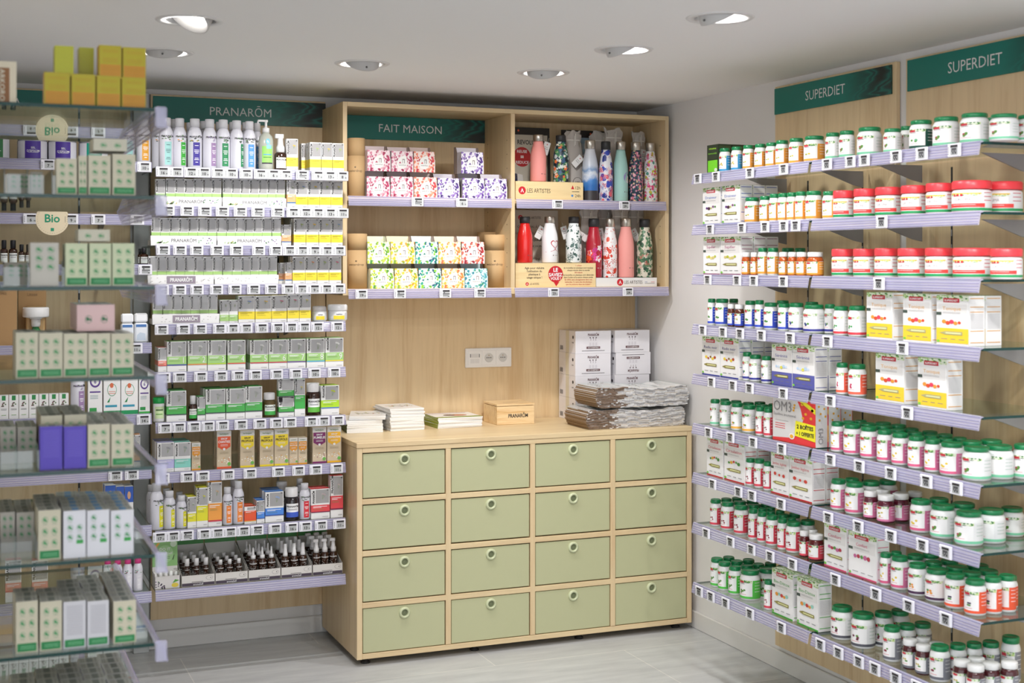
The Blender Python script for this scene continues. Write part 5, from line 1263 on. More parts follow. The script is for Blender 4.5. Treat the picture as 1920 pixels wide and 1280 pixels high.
# film-wrapped bundles of folded paper bags
def bundle(uL, uR, Y, z0, h, label, seed):
    XL_, XR = tan(ang(uL))*Y, min(tan(ang(uR))*Y, 3.156); L = XR-XL_; rnd = random.Random(seed)
    r = empty('paper_bag_bundle', ((XL_+XR)/2, Y, z0)); b = MB(); n = 46; layers = 17; D = .23
    kr, gr = M('#846c5a', .8), M('#d0cecd', .7)
    mats = [M('#e6e4e4', .7), M('#d0cdce', .7), M('#efedec', .7), M('#b4b1b2', .7), M('#ddd4ca', .7)]
    ph = [rnd.uniform(0, 6) for _ in range(4)]
    def zz(x, k): 
        t = k/layers; s = x/L+.5
        end = min(1, (s/.06)) if s < .06 else (min(1, (1-s)/.03) if s > .97 else 1)
        sag = -.012*math.exp(-((s-.62)/.14)**2)*t
        return max(0, h*(t*(.86+.14*end)+(1-end)*.07)+sag+.0022*sin(23*s+ph[0]+t*5)*t+.0016*sin(51*s+ph[1]))*1.0
    for k in range(layers):
        off = rnd.uniform(-.004, .004); V = []; xs = [-L/2+L*i/n for i in range(n+1)]
        inL = .0+.020*abs(2*k/layers-1)**2+rnd.uniform(0, .006); inR = .012*abs(2*k/layers-1)**2+rnd.uniform(0, .008)
        fy = []
        for i, x in enumerate(xs):
            x = max(-L/2+inL, min(L/2-inR, x)); f = off+.003*sin(i*.9+k*.7)+.002*sin(i*2.3+ph[2]+k)
            z_0, z_1 = zz(x, k), zz(x, k+1)-.0006
            V += [(x, f, z_0+.0002), (x, f, z_1), (x, D+f, z_0+.0002), (x, D+f, z_1)]
        F = []; M_ = []
        for i in range(n):
            s = (i+.5)/n; o = 4*i
            dark = s < .27+.05*sin(k*.9)+.03*rnd.random()
            m = kr if dark and rnd.random() < .9 else mats[(k*7+int(s*9+rnd.random()*.6)) % 5]
            b.add([V[o], V[o+4], V[o+5], V[o+1]], [(0, 1, 2, 3)], m, True)
            b.add([V[o+1], V[o+5], V[o+7], V[o+3]], [(0, 1, 2, 3)], mats[2] if not dark else gr, True)
        b.add([V[0], V[1], V[3], V[2]], [(0, 1, 2, 3)], M('#8f7352', .8)); b.add([V[-4], V[-3], V[-1], V[-2]], [(3, 2, 1, 0)], mats[1])
    link('folded_bags', b.mesh('folded_bags'), r)
    fmv = MB(); n2, k2 = 90, 12; V = []
    for i in range(n2+1):
        x = -L/2-.003+(L+.006)*i/n2
        for k in range(k2+1):
            t = k/k2; z = .001+(zz(max(-L/2, min(L/2, x)), layers)+.003)*t
            V.append((x, -.008-.002*sin(i*.7+k*1.1)*sin(k*.8)-.0012*rnd.random(), z))
    fmv.add(V, [(i*(k2+1)+k, (i+1)*(k2+1)+k, (i+1)*(k2+1)+k+1, i*(k2+1)+k+1) for i in range(n2) for k in range(k2)], FILM, False)
    V2 = []
    for i in range(n2+1):
        x = -L/2-.003+(L+.006)*i/n2; zt_ = zz(max(-L/2, min(L/2, x)), layers)+.0035
        for k in range(7): V2.append((x, -.007+(D+.012)*k/6, zt_+.0008*rnd.random()))
    fmv.add(V2, [(i*7+k, (i+1)*7+k, (i+1)*7+k+1, i*7+k+1) for i in range(n2) for k in range(6)], FILM, False)
    link('plastic_wrap', fmv.mesh('plastic_wrap'), r)
    return tag(r, label, 'bundle', 'film-wrapped bundles on the worktop')
bundle(1097, 1286, 5.56, ZT, .085, 'lower film-wrapped bundle of folded paper bags on the worktop', 3)
bundle(1115, 1297, 5.555, ZT+.0935, .092, 'upper film-wrapped bundle of folded paper bags, top of pair', 8)
# socket plate
PZ = WY-.021; zs = z_at(670, tan(ang(914))*PZ, PZ); Xs = (tan(ang(868.2))*PZ+tan(ang(960.8))*PZ)/2
r = empty('socket_plate', (Xs, PZ, zs)); W_, H_ = .236, .092
b = MB(); b.bbox((-W_/2, -.010, -H_/2), (W_/2, 0, H_/2), M('#efedea', .3), .003); link('plate', b.mesh('plate'), r)
for k in range(3):
    xc = (k-1)*.071; b = MB(); b.bbox((xc-.034, -.0125, -.035), (xc+.034, -.009, .035), M('#f1efec', .3), .001); mo = link('module', b.mesh('module'), r)
    if k == 0:
        b = MB(); b.box((xc-.022, -.0135, .002), (xc+.022, -.0122, .020), M('#dddbd8', .4)); b.box((xc-.024, -.0137, .003), (xc-.021, -.0122, .019), M('#5a5856')); b.box((xc+.021, -.0137, .003), (xc+.024, -.0122, .019), M('#5a5856')); b.box((xc-.022, -.0132, -.025), (xc-.001, -.0122, -.004), M('#e4e2df')); b.box((xc+.001, -.0132, -.025), (xc+.022, -.0122, -.004), M('#e4e2df')); link('data_port', b.mesh('data_port'), mo)
    else:
        b = MB(); o = MB(); V = []
        b.lathe([(.0205, .0), (.0215, .0015), (.0195, .0015), (.0185, -.0)], M('#dcdad6', .4), 32, cap=False); b.lathe([(.0185, .0003), (.001, .0003)], M('#d2d0cc', .5), 32, cap=False)
        s = link('socket', b.mesh('socket'), mo, (xc, -.0128, 0)); s.rotation_euler = (pi/2, 0, 0)
        b = MB()
        for x, y in ((-.0095, 0), (.0095, 0), (0, 0)): b.ell(x, y, .0026, .0026, lambda a, c: (a+xc, -.0137, c), M('#2a2828'), 12)
        b.ell(xc, .011, .0024, .0024, lambda a, c: (a, -.0138, c), M('#b08a5a', .3, .8), 12); link('pin_holes', b.mesh('pin_holes'), mo)
tag(r, 'white triple socket plate on the wood board above the worktop', 'socket plate')
# small black cable holes are left out; magnets etc. not visible

# ---------------------------------------------------------------- products beside the drawer unit
def S_(i): return f'{NTH[i]} shelf, {BP}'
FQ = Frame('back', 5.656); zo = .0185
def pb(i, items, y0, dep=0): shelf_items(FQ, ZP[i]+zo, S_(i), items, 240, y0, 4.571, dep)
def tray(i, x0, x1, y0, txt, patch, label):
    a0, a1 = FQ.a_of(240+x0/4.571), FQ.a_of(240+x1/4.571); L = a1-a0-.002
    r = empty('display_tray', FQ.world((a0+a1)/2, -.004, ZP[i]+zo)); b = MB(); w = M('#f2f1ef', .45)
    b.box((-L/2, 0, 0), (L/2, .0012, .040), w); b.box((-L/2, .0012, 0), (L/2, .09, .001), w); b.box((-L/2, 0, 0), (-L/2+.001, .09, .022), w); b.box((L/2-.001, 0, 0), (L/2, .09, .022), w); link('tray', b.mesh('tray'), r)
    p = MB(); q = lambda x, y: (x, -.0005, y); q2 = lambda x, y: (x, -.0009, y); rnd = random.Random(x0*7+i)
    if patch is None:
        p.text(WORD, lambda x, y: q(x, y+.021), .019, M('#5c5a5c'), .0)
        for i2 in range(9): x = -L/2+.02+rnd.uniform(0, .05); a = rnd.uniform(.2, 1.2); k = rnd.uniform(.008, .016); p.poly([(x, .01), (x+k*cos(a), .01+k*sin(a)), (x+k*cos(a)+.002, .01+k*sin(a)-.003), (x+.004, .009)], q, M(rnd.choice(['#7cb84a', '#a8c88a', '#5c9a4a', '#c8b87a'])))
        for i2 in range(12): x = L/2-.015-rnd.uniform(0, .06); p.ell(x, .008+rnd.uniform(0, .025), .003, .002, q, M(rnd.choice(['#5c9a6a', '#6a4a86', '#7ab07a', '#8a6a9a'])), 7)
    else:
        for i2 in range(20): x = rnd.uniform(-L/2+.01, L/2-.01); p.ell(x, .02+rnd.uniform(-.01, .01), .0035, .001, q, M(rnd.choice(['#b9b6b2', '#a9a7a2'])), 6)
        if patch:
            p.poly([(patch[0]-L/2, .006), (patch[1]-L/2, .006), (patch[1]-L/2, .036), (patch[0]-L/2, .036)], q2, M('#9a8f9a')); c_ = (patch[0]+patch[1])/2-L/2; p.text(WORD, lambda x, y: (x+c_, -.0013, y+.021), .020, WHITE, .03, maxw=.088)
    link('print', p.mesh('print'), r); tag(r, label, 'display tray', 'white display trays holding slim cartons')
def slims(i, xs, x_end, ytop, y0):
    L = []
    for k, x in enumerate(xs):
        nx = xs[k+1]-1 if k+1 < len(xs) else x_end
        L.append(('slim', x, min(nx, x+80), ytop+random.uniform(-3, 3), 1, .004))
    pb(i, L, y0)
tray(1, 275, 805, 160, 1, None, f'left white leaf-print tray of slim cartons, second shelf, {BP}'); tray(1, 806, 1357, 160, 1, None, f'right white leaf-print tray of slim cartons, second shelf, {BP}')
tray(2, 190, 760, 380, 1, None, f'left white leaf-print tray of slim cartons, third shelf, {BP}'); tray(2, 761, 1315, 380, 1, None, f'right white leaf-print tray of slim cartons, third shelf, {BP}')
tray(3, 165, 737, 380, 1, (.075, .19), f'left white tray with mauve patch, fourth shelf, {BP}'); tray(3, 738, 1292, 380, 1, False, f'right white line-print tray, fourth shelf, {BP}')
tray(4, 205, 785, 380, 1, (.08, .19), f'white tray with mauve patch, fifth shelf, {BP}')
slims(1, [238, 325, 405, 485, 565, 640, 720, 815, 890, 965, 1043, 1122, 1195, 1270], 1345, 800, 160)
slims(2, [200, 277, 357, 437, 518, 598, 678, 762, 845, 922, 1000, 1075, 1150, 1235], 1311, 128, 380)
slims(3, [175, 252, 330, 408, 486, 568, 648, 728, 813, 893, 972, 1050, 1122, 1200], 1278, 458, 380)
slims(4, [215, 300, 378, 458, 538, 616, 692], 768, 787, 380)
# top shelf
pb(0, [('canG', 200, 312, 280, 1, .062), ('canT', 265, 385, 276), ('canG', 383, 498, 281), ('canP', 510, 632, 284), ('canM', 640, 756, 289), ('canE', 757, 872, 293), ('canE2', 873, 986, 300), ('canB', 985, 1092, 307), ('pump', 1118, 1244, 294), ('ampump', 1252, 1357, 416), ('yel1', 1360, 1457, 458)], 160)
shelf_items(Frame('back', 5.735), ZP[0]+zo, 'rear, '+S_(0), [('canE', 352, 455, 289), ('canE', 490, 560, 318), ('canE', 600, 700, 306), ('canM', 735, 830, 312), ('canP', 850, 940, 314), ('canM', 962, 1050, 316), ('canB', 1062, 1150, 322)], 240, 160, 4.571)
pb(0, [('yel0', 1486, 1556, 498, 1, .07), ('yel2', 1558, 1656, 488, 3), ('yel1', 1659, 1752, 492, 2), ('yel2', 1755, 1850, 496, 2)], 160)
pb(1, [('orgS', 1363, 1437, 815), ('yel3', 1438, 1540, 817, 2), ('yel1', 1542, 1642, 817, 2), ('yel2', 1643, 1740, 817, 2), ('yel0', 1742, 1840, 819, 2)], 160)
pb(2, [('orgS', 1318, 1398, 188), ('yel2', 1422, 1524, 135, 2), ('yel1', 1527, 1634, 135, 2), ('yel0', 1637, 1740, 135, 2), ('yel3', 1742, 1840, 135, 2)], 380)
pb(3, [('orgS', 1290, 1343, 515, 1, .03), ('orgS', 1347, 1405, 512), ('yel0', 1410, 1518, 460, 2), ('yel5', 1519, 1618, 458, 2), ('yel2', 1620, 1722, 458, 2), ('yel4', 1724, 1828, 458, 2)], 380)
pb(4, [('slimlow', 788, 865, 832, 2), ('slimlow', 867, 942, 832, 2), ('yel3', 946, 1087, 796, 2), ('yel1', 1091, 1229, 796, 2), ('yel4', 1231, 1361, 792, 2), ('yel4', 1366, 1467, 782), ('yel0', 1469, 1567, 781), ('tubC', 1575, 1702, 880), ('tubW', 1712, 1876, 872)], 380)
pb(5, [('redS', 258, 331, 190, 2)]+[('num%d' % (k+1), a, b_, t_, 2 if k < 8 else 2) for k, (a, b_, t_) in enumerate([(334, 502, 137), (511, 677, 131), (681, 841, 127), (853, 1008, 126), (1046, 1203, 126), (1206, 1364, 121), (1366, 1523, 116), (1531, 1687, 112), (1691, 1847, 106)])], 610)
pb(6, [('grlid', 213, 310, 618), ('grnA', 330, 501, 560, 3), ('amsmall', 516, 592, 602), ('grnS', 595, 662, 612, 2), ('grnA', 666, 835, 545, 3), ('grnA', 841, 1003, 540, 2), ('grnA', 1005, 1151, 522, 2), ('amjarG', 1155, 1264, 577), ('grnS', 1292, 1424, 612), ('grnT', 1428, 1518, 457), ('ambigG', 1521, 1645, 492), ('limeA', 1655, 1810, 513, 2)], 610)
shelf_items(Frame('back', 5.656), ZP[6]+zo+z_at(0, 0, 0)*0+.062, 'stacked on the low one, '+S_(6), [('grnS', 1290, 1422, 457)], 240, 610, 4.571)
pb(7, [('lilac', 250, 396, 1003, 3), ('teal', 398, 539, 1000, 3), ('krS', 546, 622, 1006), ('krO', 761, 886, 906, 2), ('krY', 961, 1085, 900), ('krY', 1129, 1250, 899), ('krY', 1254, 1378, 888), ('krS', 1381, 1456, 962), ('krS', 1459, 1535, 960), ('krP', 1581, 1700, 873, 2), ('krG', 1706, 1828, 868)], 610)
pb(8, [('canY', 186, 299, 256), ('canY2', 303, 404, 322), ('canY2', 410, 503, 360), ('yelM', 511, 585, 370, 2), ('yelT', 588, 685, 292, 2), ('orgT', 687, 805, 245), ('canR', 807, 893, 290), ('canR', 897, 992, 237), ('spice', 998, 1098, 453, 2), ('bluS', 1103, 1171, 402, 2), ('bluA', 1176, 1335, 327, 3), ('ambigB', 1338, 1462, 292), ('canR2', 1466, 1560, 256), ('redA', 1569, 1730, 302, 2), ('redT', 1736, 1843, 190)], 850)
shelf_items(Frame('back', 5.72), ZP[8]+zo, 'rear, '+S_(8), [('canY', 155, 240, 268), ('canY2', 285, 370, 300), ('canY2', 398, 480, 330), ('canR', 860, 960, 225), ('ambigB', 1262, 1370, 240), ('canR2', 1432, 1508, 215)], 240, 850, 4.571)
# bottom shelf: display trays of empty bottles
zb = ZP[9]+zo
def bottle_tray(x0, x1, key, label, desc3):
    a0, a1 = FQ.a_of(240+x0/4.571), FQ.a_of(240+x1/4.571); L = a1-a0-.003; ac = (a0+a1)/2
    r = empty('display_tray', FQ.world(ac, -.002, zb)); w = M('#d9d5cf', .5); D = .27
    b = MB(); b.box((-L/2, 0, 0), (L/2, .0015, .044), w); link('front_lip', b.mesh('front_lip'), r)
    b = MB(); b.poly([(-L/2+.001, .001), (L/2-.001, .001), (L/2-.001, .013), (-L/2+.001, .013)], lambda x, y: (x, -.0004, y), M('#4a3f4c')); b.text('aromaSelf', lambda x, y: (x, -.0008, y+.007), .010, WHITE, .01)
    b.ell(L*.34, .03, .014, .009, lambda x, y: (x, -.0004, y), M('#8a8784'), 16); b.ell(L*.34, .03, .0128, .008, lambda x, y: (x, -.0007, y), w, 16); b.ell(L*.38, .03, .002, .002, lambda x, y: (x, -.001, y), INK, 8); b.box((-L*.2, -.0006, .016), (L*.15, -.0002, .018), M('#6a6664')); link('print', b.mesh('print'), r)
    b = MB(); b.box((-L/2, D-.0015, 0), (L/2, D, .118), w); b.box((-L/2, D-.002, .118), (L/2, D, .165), M('#4f9a50', .5)); link('back_card', b.mesh('back_card'), r)
    for sx in (-1, 1):
        b = MB(); x = sx*L/2; V = [(x, .0015, 0), (x, D, 0), (x, D, .118), (x, .0015, .044)]; V2 = [(p[0]-sx*.0012, p[1], p[2]) for p in V]
        b.add(V+V2, [(0, 1, 2, 3), (7, 6, 5, 4), (0, 3, 7, 4), (3, 2, 6, 7)], w); link('side_card', b.mesh('side_card'), r)
    b = MB(); b.box((-L/2, .002, .024), (L/2, D-.002, .0255), w); link('bottle_platform', b.mesh('bottle_platform'), r)
    tag(r, label, 'display tray', 'card trays of empty bottles on the bottom shelf')
    p = PR[key]
    for j in range(3):
        for i in range(3):
            put(key, FQ.world(ac+(i-1)*L*.29+.003, .06+j*.068, zb+.0257), random.uniform(-.3, .3), (1, 1, 1), desc3, ac+(i-1)*.04, j)
bottle_tray(457, 745, 'rollon', f'card tray of roll-on bottles, bottom shelf, {BP}', 'first bottle tray, bottom shelf')
bottle_tray(747, 1028, 'vial', f'card tray of small capped vials, bottom shelf, {BP}', 'second bottle tray, bottom shelf')
bottle_tray(1031, 1308, 'dropper', f'card tray of dropper bottles, bottom shelf, {BP}', 'third bottle tray, bottom shelf')
bottle_tray(1311, 1578, 'mist', f'card tray of mist bottles, bottom shelf, {BP}', 'fourth bottle tray, bottom shelf')
bottle_tray(1581, 1840, 'pumpS', f'card tray of pump bottles, bottom shelf, {BP}', 'fifth bottle tray, bottom shelf')
def green_display():
    a0, a1 = FQ.a_of(290), FQ.a_of(337.5); L = a1-a0; ac = (a0+a1)/2; r = empty('display_box', FQ.world(ac, -.002, zb)); g = M('#8fc078', .5)
    b = MB(); b.box((-L/2, 0, 0), (L/2, .0015, .05), M('#dad6d2', .5)); b.box((-L/2, .0, 0), (-L/2+.0015, .07, .06), M('#dad6d2')); b.box((L/2-.0015, 0, 0), (L/2, .07, .06), M('#dad6d2')); link('front_tray', b.mesh('front_tray'), r)
    b = MB(); b.box((-L/2, .07, 0), (L/2, .073, .075), M('#e2dfda')); b.box((-L/2, .07, .075), (L/2, .073, .20), g); link('back_card', b.mesh('back_card'), r)
    b = MB(); q = lambda x, y: (x, .0694, y); q2 = lambda x, y: (x, .069, y)
    b.ell(0, .125, .034, .036, q, M('#a4cf90'), 28); b.ell(.034, .165, .013, .013, q2, M('#cfe0c4'), 20); b.text('DO IT', lambda x, y: q2(x, y+.145), .016, WHITE, .01); b.text('YOURSelf', lambda x, y: q2(x, y+.128), .015, WHITE, .0, maxw=.06)
    for z in (.112, .106): b.box((-.02, .0690, z), (.02, .0692, z+.0015), M('#4a6a3c'))
    b.poly([(-.046, .15), (-.03, .172), (-.02, .172), (-.036, .15)], q2, M('#e8b04a')); b.poly([(.03, .1), (.036, .12), (.038, .12), (.033, .1)], q2, INK); b.ell(.042, .062, .008, .004, q2, M('#b8b4ae'), 12)
    rnd = random.Random(5); f = lambda x, y: (x, -.0005, y)
    for i in range(26): x = -L/2+rnd.uniform(.004, .04); b.ell(x, rnd.uniform(.003, .04)*(1-(x+L/2)/.06), .003, .002, f, M(rnd.choice(['#4a2f5c', '#6a4a7a', '#3f7a3f'])), 7)
    b.ell(L*.3, .012, .014, .009, f, M('#e0c84a'), 14); b.poly([(L*.2, .02), (L*.48, .03), (L*.3, .035)], f, M('#5a9a3f')); link('print', b.mesh('print'), r)
    tag(r, f'green do-it-yourself display box, bottom shelf, {BP}', 'display box')
    for i in range(5):
        b = MB(); b.lathe([(.0, 0), (.0075, 0), (.0075, .05), (.006, .052), (.001, .052)], WHITE, 14, cap=False); o = link('white_stopper', b.mesh('white_stopper'), None, FQ.world(ac-.036+i*.018, .022+.008*(i % 2), zb+.012)); o.rotation_euler = (-.35-.08*i, .1*(i-2), 0)
        tag(o, f'white plastic stopper, {"leftmost" if i == 0 else ("rightmost" if i == 4 else ORD[i]+" from left")} in the green display box', 'stopper', 'white stoppers in the green display box')
green_display()

# ---------------------------------------------------------------- right wall products
GA, GB = Frame('right', 2.812), Frame('right', 2.812)
def sa(i): return f'{NTH[i]} shelf, {BA}'
def sb(i): return f'{NTH[i]} shelf, {BBn}'
def ra(i, items, X0, Y0, S, dep=0): shelf_items(GA, ZA[i]+zo, sa(i), items, X0, Y0, S, dep, .1)
def rb(i, items, X0, Y0, S, dep=0): shelf_items(GB, ZA[i]+zo, sb(i), items, X0, Y0, S, dep, .1)
Z1 = (1280, 60, 3.2); Z2 = (1280, 430, 4); Z3 = (1280, 720, 4.571); Z4 = (1280, 980, 4.266); Z5 = (1520, 60, 3.765); Z6 = (1520, 380, 3.765); Z7 = (1520, 640, 4); Z8 = (1520, 880, 3.2)
ra(0, [('dark', 146, 215, 676, 4), ('jT', 219, 288, 695), ('jT', 290, 358, 686), ('jO', 360, 430, 677), ('jO', 430, 502, 670), ('jO', 497, 572, 662), ('jO', 557, 637, 648), ('jO', 637, 726, 635), ('jO', 727, 852, 622), ('jW', 855, 945, 602), ('jW', 937, 1032, 590)], *Z1)
rb(0, [('jW', 328, 500, 670), ('jW', 513, 641, 680), ('jD', 696, 858, 620), ('jW', 861, 1045, 597), ('jW', 1053, 1252, 571), ('jW', 1260, 1457, 577)], *Z5)
rb(0, [('jW', 630, 720, 662, 1, .08), ('jW', 1455, 1600, 585, 1, .09), ('jW', 1240, 1330, 600, 1, .12)], *Z5)
ra(1, [('bBl', 121, 226, 934, 3), ('bBl', 236, 345, 921, 3), ('jO', 372, 462, 990), ('jO', 460, 530, 982), ('jO', 518, 585, 968), ('jO', 570, 640, 964), ('jO', 624, 690, 960), ('jO', 675, 745, 954), ('jO', 737, 836, 951), ('jO', 838, 925, 953)], *Z1)
rb(1, [('red', 158, 303, 1120), ('red', 303, 458, 1107), ('red', 455, 637, 1096), ('red', 637, 812, 1084), ('red', 812, 1000, 1068), ('red', 995, 1265, 1051, 2)], *Z5)
ra(2, [('bPu', 155, 280, 58, 3), ('bPu', 284, 436, 56, 3), ('jOs', 443, 510, 172), ('jOs', 508, 566, 172), ('jO', 562, 640, 135), ('jO', 634, 722, 135), ('jOs', 720, 792, 170), ('jOs', 788, 860, 170), ('jOs', 852, 935, 170), ('jOs', 930, 1055, 170)], *Z2)
ra(2, [('jO', 740, 840, 135, 1, .12), ('jO', 835, 925, 136, 1, .12)], *Z2)
rb(2, [('red', 148, 300, 326), ('red', 300, 450, 325), ('red', 450, 614, 321), ('red', 614, 806, 321), ('red', 807, 1003, 319), ('red', 1003, 1266, 319), ('red', 1268, 1484, 323, 1, .0)], *Z6)
ra(3, [('jB', 187, 250, 516), ('jB', 244, 348, 517), ('jBs', 336, 392, 560), ('jBs', 389, 463, 562), ('jB', 465, 550, 531), ('jB', 540, 612, 527), ('jB', 607, 714, 546), ('jB', 714, 808, 551), ('jBl', 793, 910, 547), ('jBl', 903, 1065, 560), ('jBl', 1062, 1145, 557, 1, .05), ('jRd', 1130, 1245, 572)], *Z2)
ra(3, [('jB', 345, 420, 517, 1, .1), ('jB', 700, 800, 530, 1, .12), ('jBl', 915, 1020, 540, 1, .14)], *Z2)
rb(3, [('jRd', 264, 392, 724), ('bYe', 395, 578, 634, 1), ('bYe', 652, 852, 644, 1), ('bYe', 888, 1117, 655, 2)], *Z6)
ra(4, [('bNa', 146, 281, 808, 3), ('bNa', 283, 420, 818, 4), ('jBl', 448, 520, 917), ('jBl', 498, 592, 937), ('jBl', 588, 668, 947), ('bIn', 668, 822, 866, 1), ('bIn', 824, 991, 877, 2)], *Z2)
rb(4, [('jC', 190, 282, 156), ('jC', 282, 416, 167), ('bYe', 487, 703, 96, 1), ('bYe', 804, 1022, 127, 1)], *Z7)
ra(5, [('jW', 234, 322, 126, 2), ('jW', 317, 418, 141, 2), ('jY', 413, 520, 157, 3), ('jY', 509, 630, 176, 3), ('jR', 624, 705, 192, 3), ('jR', 694, 775, 202, 2), ('om3', 770, 1143, 126, 3)], *Z3)
rb(5, [('jP', 150, 250, 598, 3), ('jP', 246, 378, 615, 3), ('jP', 371, 500, 633, 3), ('jP', 496, 612, 658, 3), ('jP', 606, 735, 682, 3), ('jP', 728, 855, 704, 3), ('jP', 853, 972, 728, 3), ('jP', 968, 1145, 751, 3), ('jW', 1136, 1342, 783, 2)], *Z7)
rb(5, [('jW', 1344, 1513, 775, 1, .075), ('jW', 1512, 1690, 767, 1, .15), ('jW', 1660, 1830, 780, 1, .2)], *Z7)
ra(6, [('bRe', 208, 346, 458, 3), ('bRe', 357, 531, 487, 3), ('jR', 540, 622, 632), ('jR', 611, 704, 637), ('jR', 690, 775, 661), ('bRe2', 757, 911, 588, 2), ('bRe2', 914, 1112, 627, 2)], *Z3)
rb(6, [('jP', 119, 212, 56, 2), ('jP', 206, 320, 73, 3), ('jPs', 317, 400, 128, 2), ('jPs', 398, 502, 152, 2), ('jPs', 499, 592, 138, 2, .05), ('jP', 596, 722, 177, 2), ('jW', 717, 866, 208, 2), ('jW', 863, 1027, 246, 2)], *Z8)
rb(6, [('jW', 1019, 1162, 233, 2, .07)], *Z8)
ra(7, [('jR', 234, 333, 982, 3), ('jR', 327, 443, 1006, 3), ('jR', 439, 562, 1034, 3), ('jR', 562, 645, 1064, 3), ('jR', 638, 722, 1091, 3), ('jR', 713, 820, 1119, 3), ('jR', 811, 898, 1146, 2), ('jR', 884, 1018, 1172, 2)], *Z3)
ra(7, [('jRs', 934, 1010, 62, 2), ('jRs', 1007, 1128, 90)], *Z4)
rb(7, [('bPi', 81, 216, 332, 2), ('bPi2', 227, 397, 387, 1), ('jP', 414, 485, 496, 2), ('jP', 481, 588, 516, 3), ('jV', 584, 698, 559, 3), ('jV', 686, 830, 592, 3), ('jOr', 804, 925, 621, 3), ('jOr', 922, 1047, 656)], *Z8)
rb(7, [('jOr', 1038, 1142, 638, 2, .06), ('jOr', 1136, 1238, 633, 1, .13)], *Z8)
ra(8, [('jG', 222, 326, 277, 2), ('jG', 282, 388, 307, 3), ('jG', 366, 470, 342, 4), ('jG', 459, 620, 372, 4), ('jR', 650, 730, 452, 1, .0), ('bGr', 714, 882, 387, 2), ('bGr', 914, 1087, 456, 1)], *Z4)
ra(8, [('jG', 618, 720, 365, 2, .06)], *Z4)
rb(8, [('jK', 121, 254, 816, 1), ('jK', 243, 383, 858, 1), ('jKt', 434, 540, 936, 3), ('jKs', 550, 640, 1017, 2), ('jKs', 627, 722, 1050, 2), ('jKt', 714, 832, 1050, 1), ('jKs', 853, 958, 1141, 2), ('jKs', 934, 1042, 1171, 2)], *Z8)
rb(8, [('jK', 378, 494, 850, 2, .05), ('jKt', 831, 932, 1042, 1, .06), ('jKt', 930, 1027, 1034, 1, .10), ('jKt', 1025, 1132, 1027, 1, .14), ('jKt', 1142, 1254, 996, 1, .2), ('jKs', 1040, 1142, 1162, 1, .04), ('jKs', 1138, 1242, 1150, 1, .1)], *Z8)
# ---------------------------------------------------------------- near left glass rack
CREAM = M('#e2ddc6', .5)
def gbox(key, desc, base, band, cols=2, rows=3, w=.044, d=.052, h=.095, ink='#4f9a64', top='#c9c9c0', text=False, blank=False, qr=False):
    c = Carton(w, d, h, M(base, .5), mats={'T': M(top, .5)})
    for f in 'LR':
        c.rect(f, .06, .24 if band else .05, .94, .95, M(base, .5), 1)
        if band: c.rect(f, .06, .03, .94, .19, M(band, .5), 2); c.lines(f, .2, .85, [.13, .09], M('#8fd0a0'), .01, 3)
        if not blank and not text:
            for i in range(cols):
                for j in range(rows):
                    if qr and j == 0 and i == 1: c.rect(f, .58, .30, .88, .38, M('#3fae54'), 2); continue
                    cu = .3+.42*i; cv = (.80-.23*j if band and not qr else .84-.2*j) if rows == 3 else .45
                    c.ell(f, cu, cv, .0068, M(ink, .6), 2, n=16); c.ell(f, cu, cv, .0060, M(base, .6), 3, n=16)
                    k = .0036; c.ell(f, cu-.02, cv+.01, k, M(ink, .6), 4, n=7); c.ell(f, cu+.05, cv-.015, k*.6, M(ink, .6), 4, n=6)
                    c.lines(f, cu-.12, cu+.12, [cv-.09], M('#a9b09a'), .008, 2)
        if text: c.lines(f, .14, .86, [.9-.04*i for i in range(16)], M('#9a97a0' if base != '#5a48b8' else '#7a6ad0'), .010, 2)
    c.rect('T', .1, .3, .9, .6, M('#8a8f86' if not qr else '#7ab0dc'), 1); c.lines('T', .1, .9, [.15, .75, .85], M('#9a9a90'), .03, 1)
    proto(key, 'medicine_carton', desc, 'box', w, d, h, [('carton', c.b.mesh('medicine_carton'))])
gbox('gC', 'cream carton with green base', '#cfc8b0', '#27864a')
gbox('gG', 'pale green carton with green base', '#ccd3b0', '#27864a')
gbox('gP', 'violet carton with small text', '#5a48b8', None, text=True)
gbox('gW', 'white carton with icons', '#dfdee3', None, qr=True, h=.1)
gbox('gT', 'white carton with grey text', '#d4d2d6', '#27864a', text=True)
gbox('gL', 'lying cream carton with two icons', '#cbc6b2', None, rows=1, d=.068, h=.032, w=.10)
gbox('gK', 'lying pink carton with two icons', '#e8c4c2', None, rows=1, d=.075, h=.045, w=.10, ink='#3f7a54')
gbox('gD', 'grey carton behind clear divider', '#c4bfb4', None)
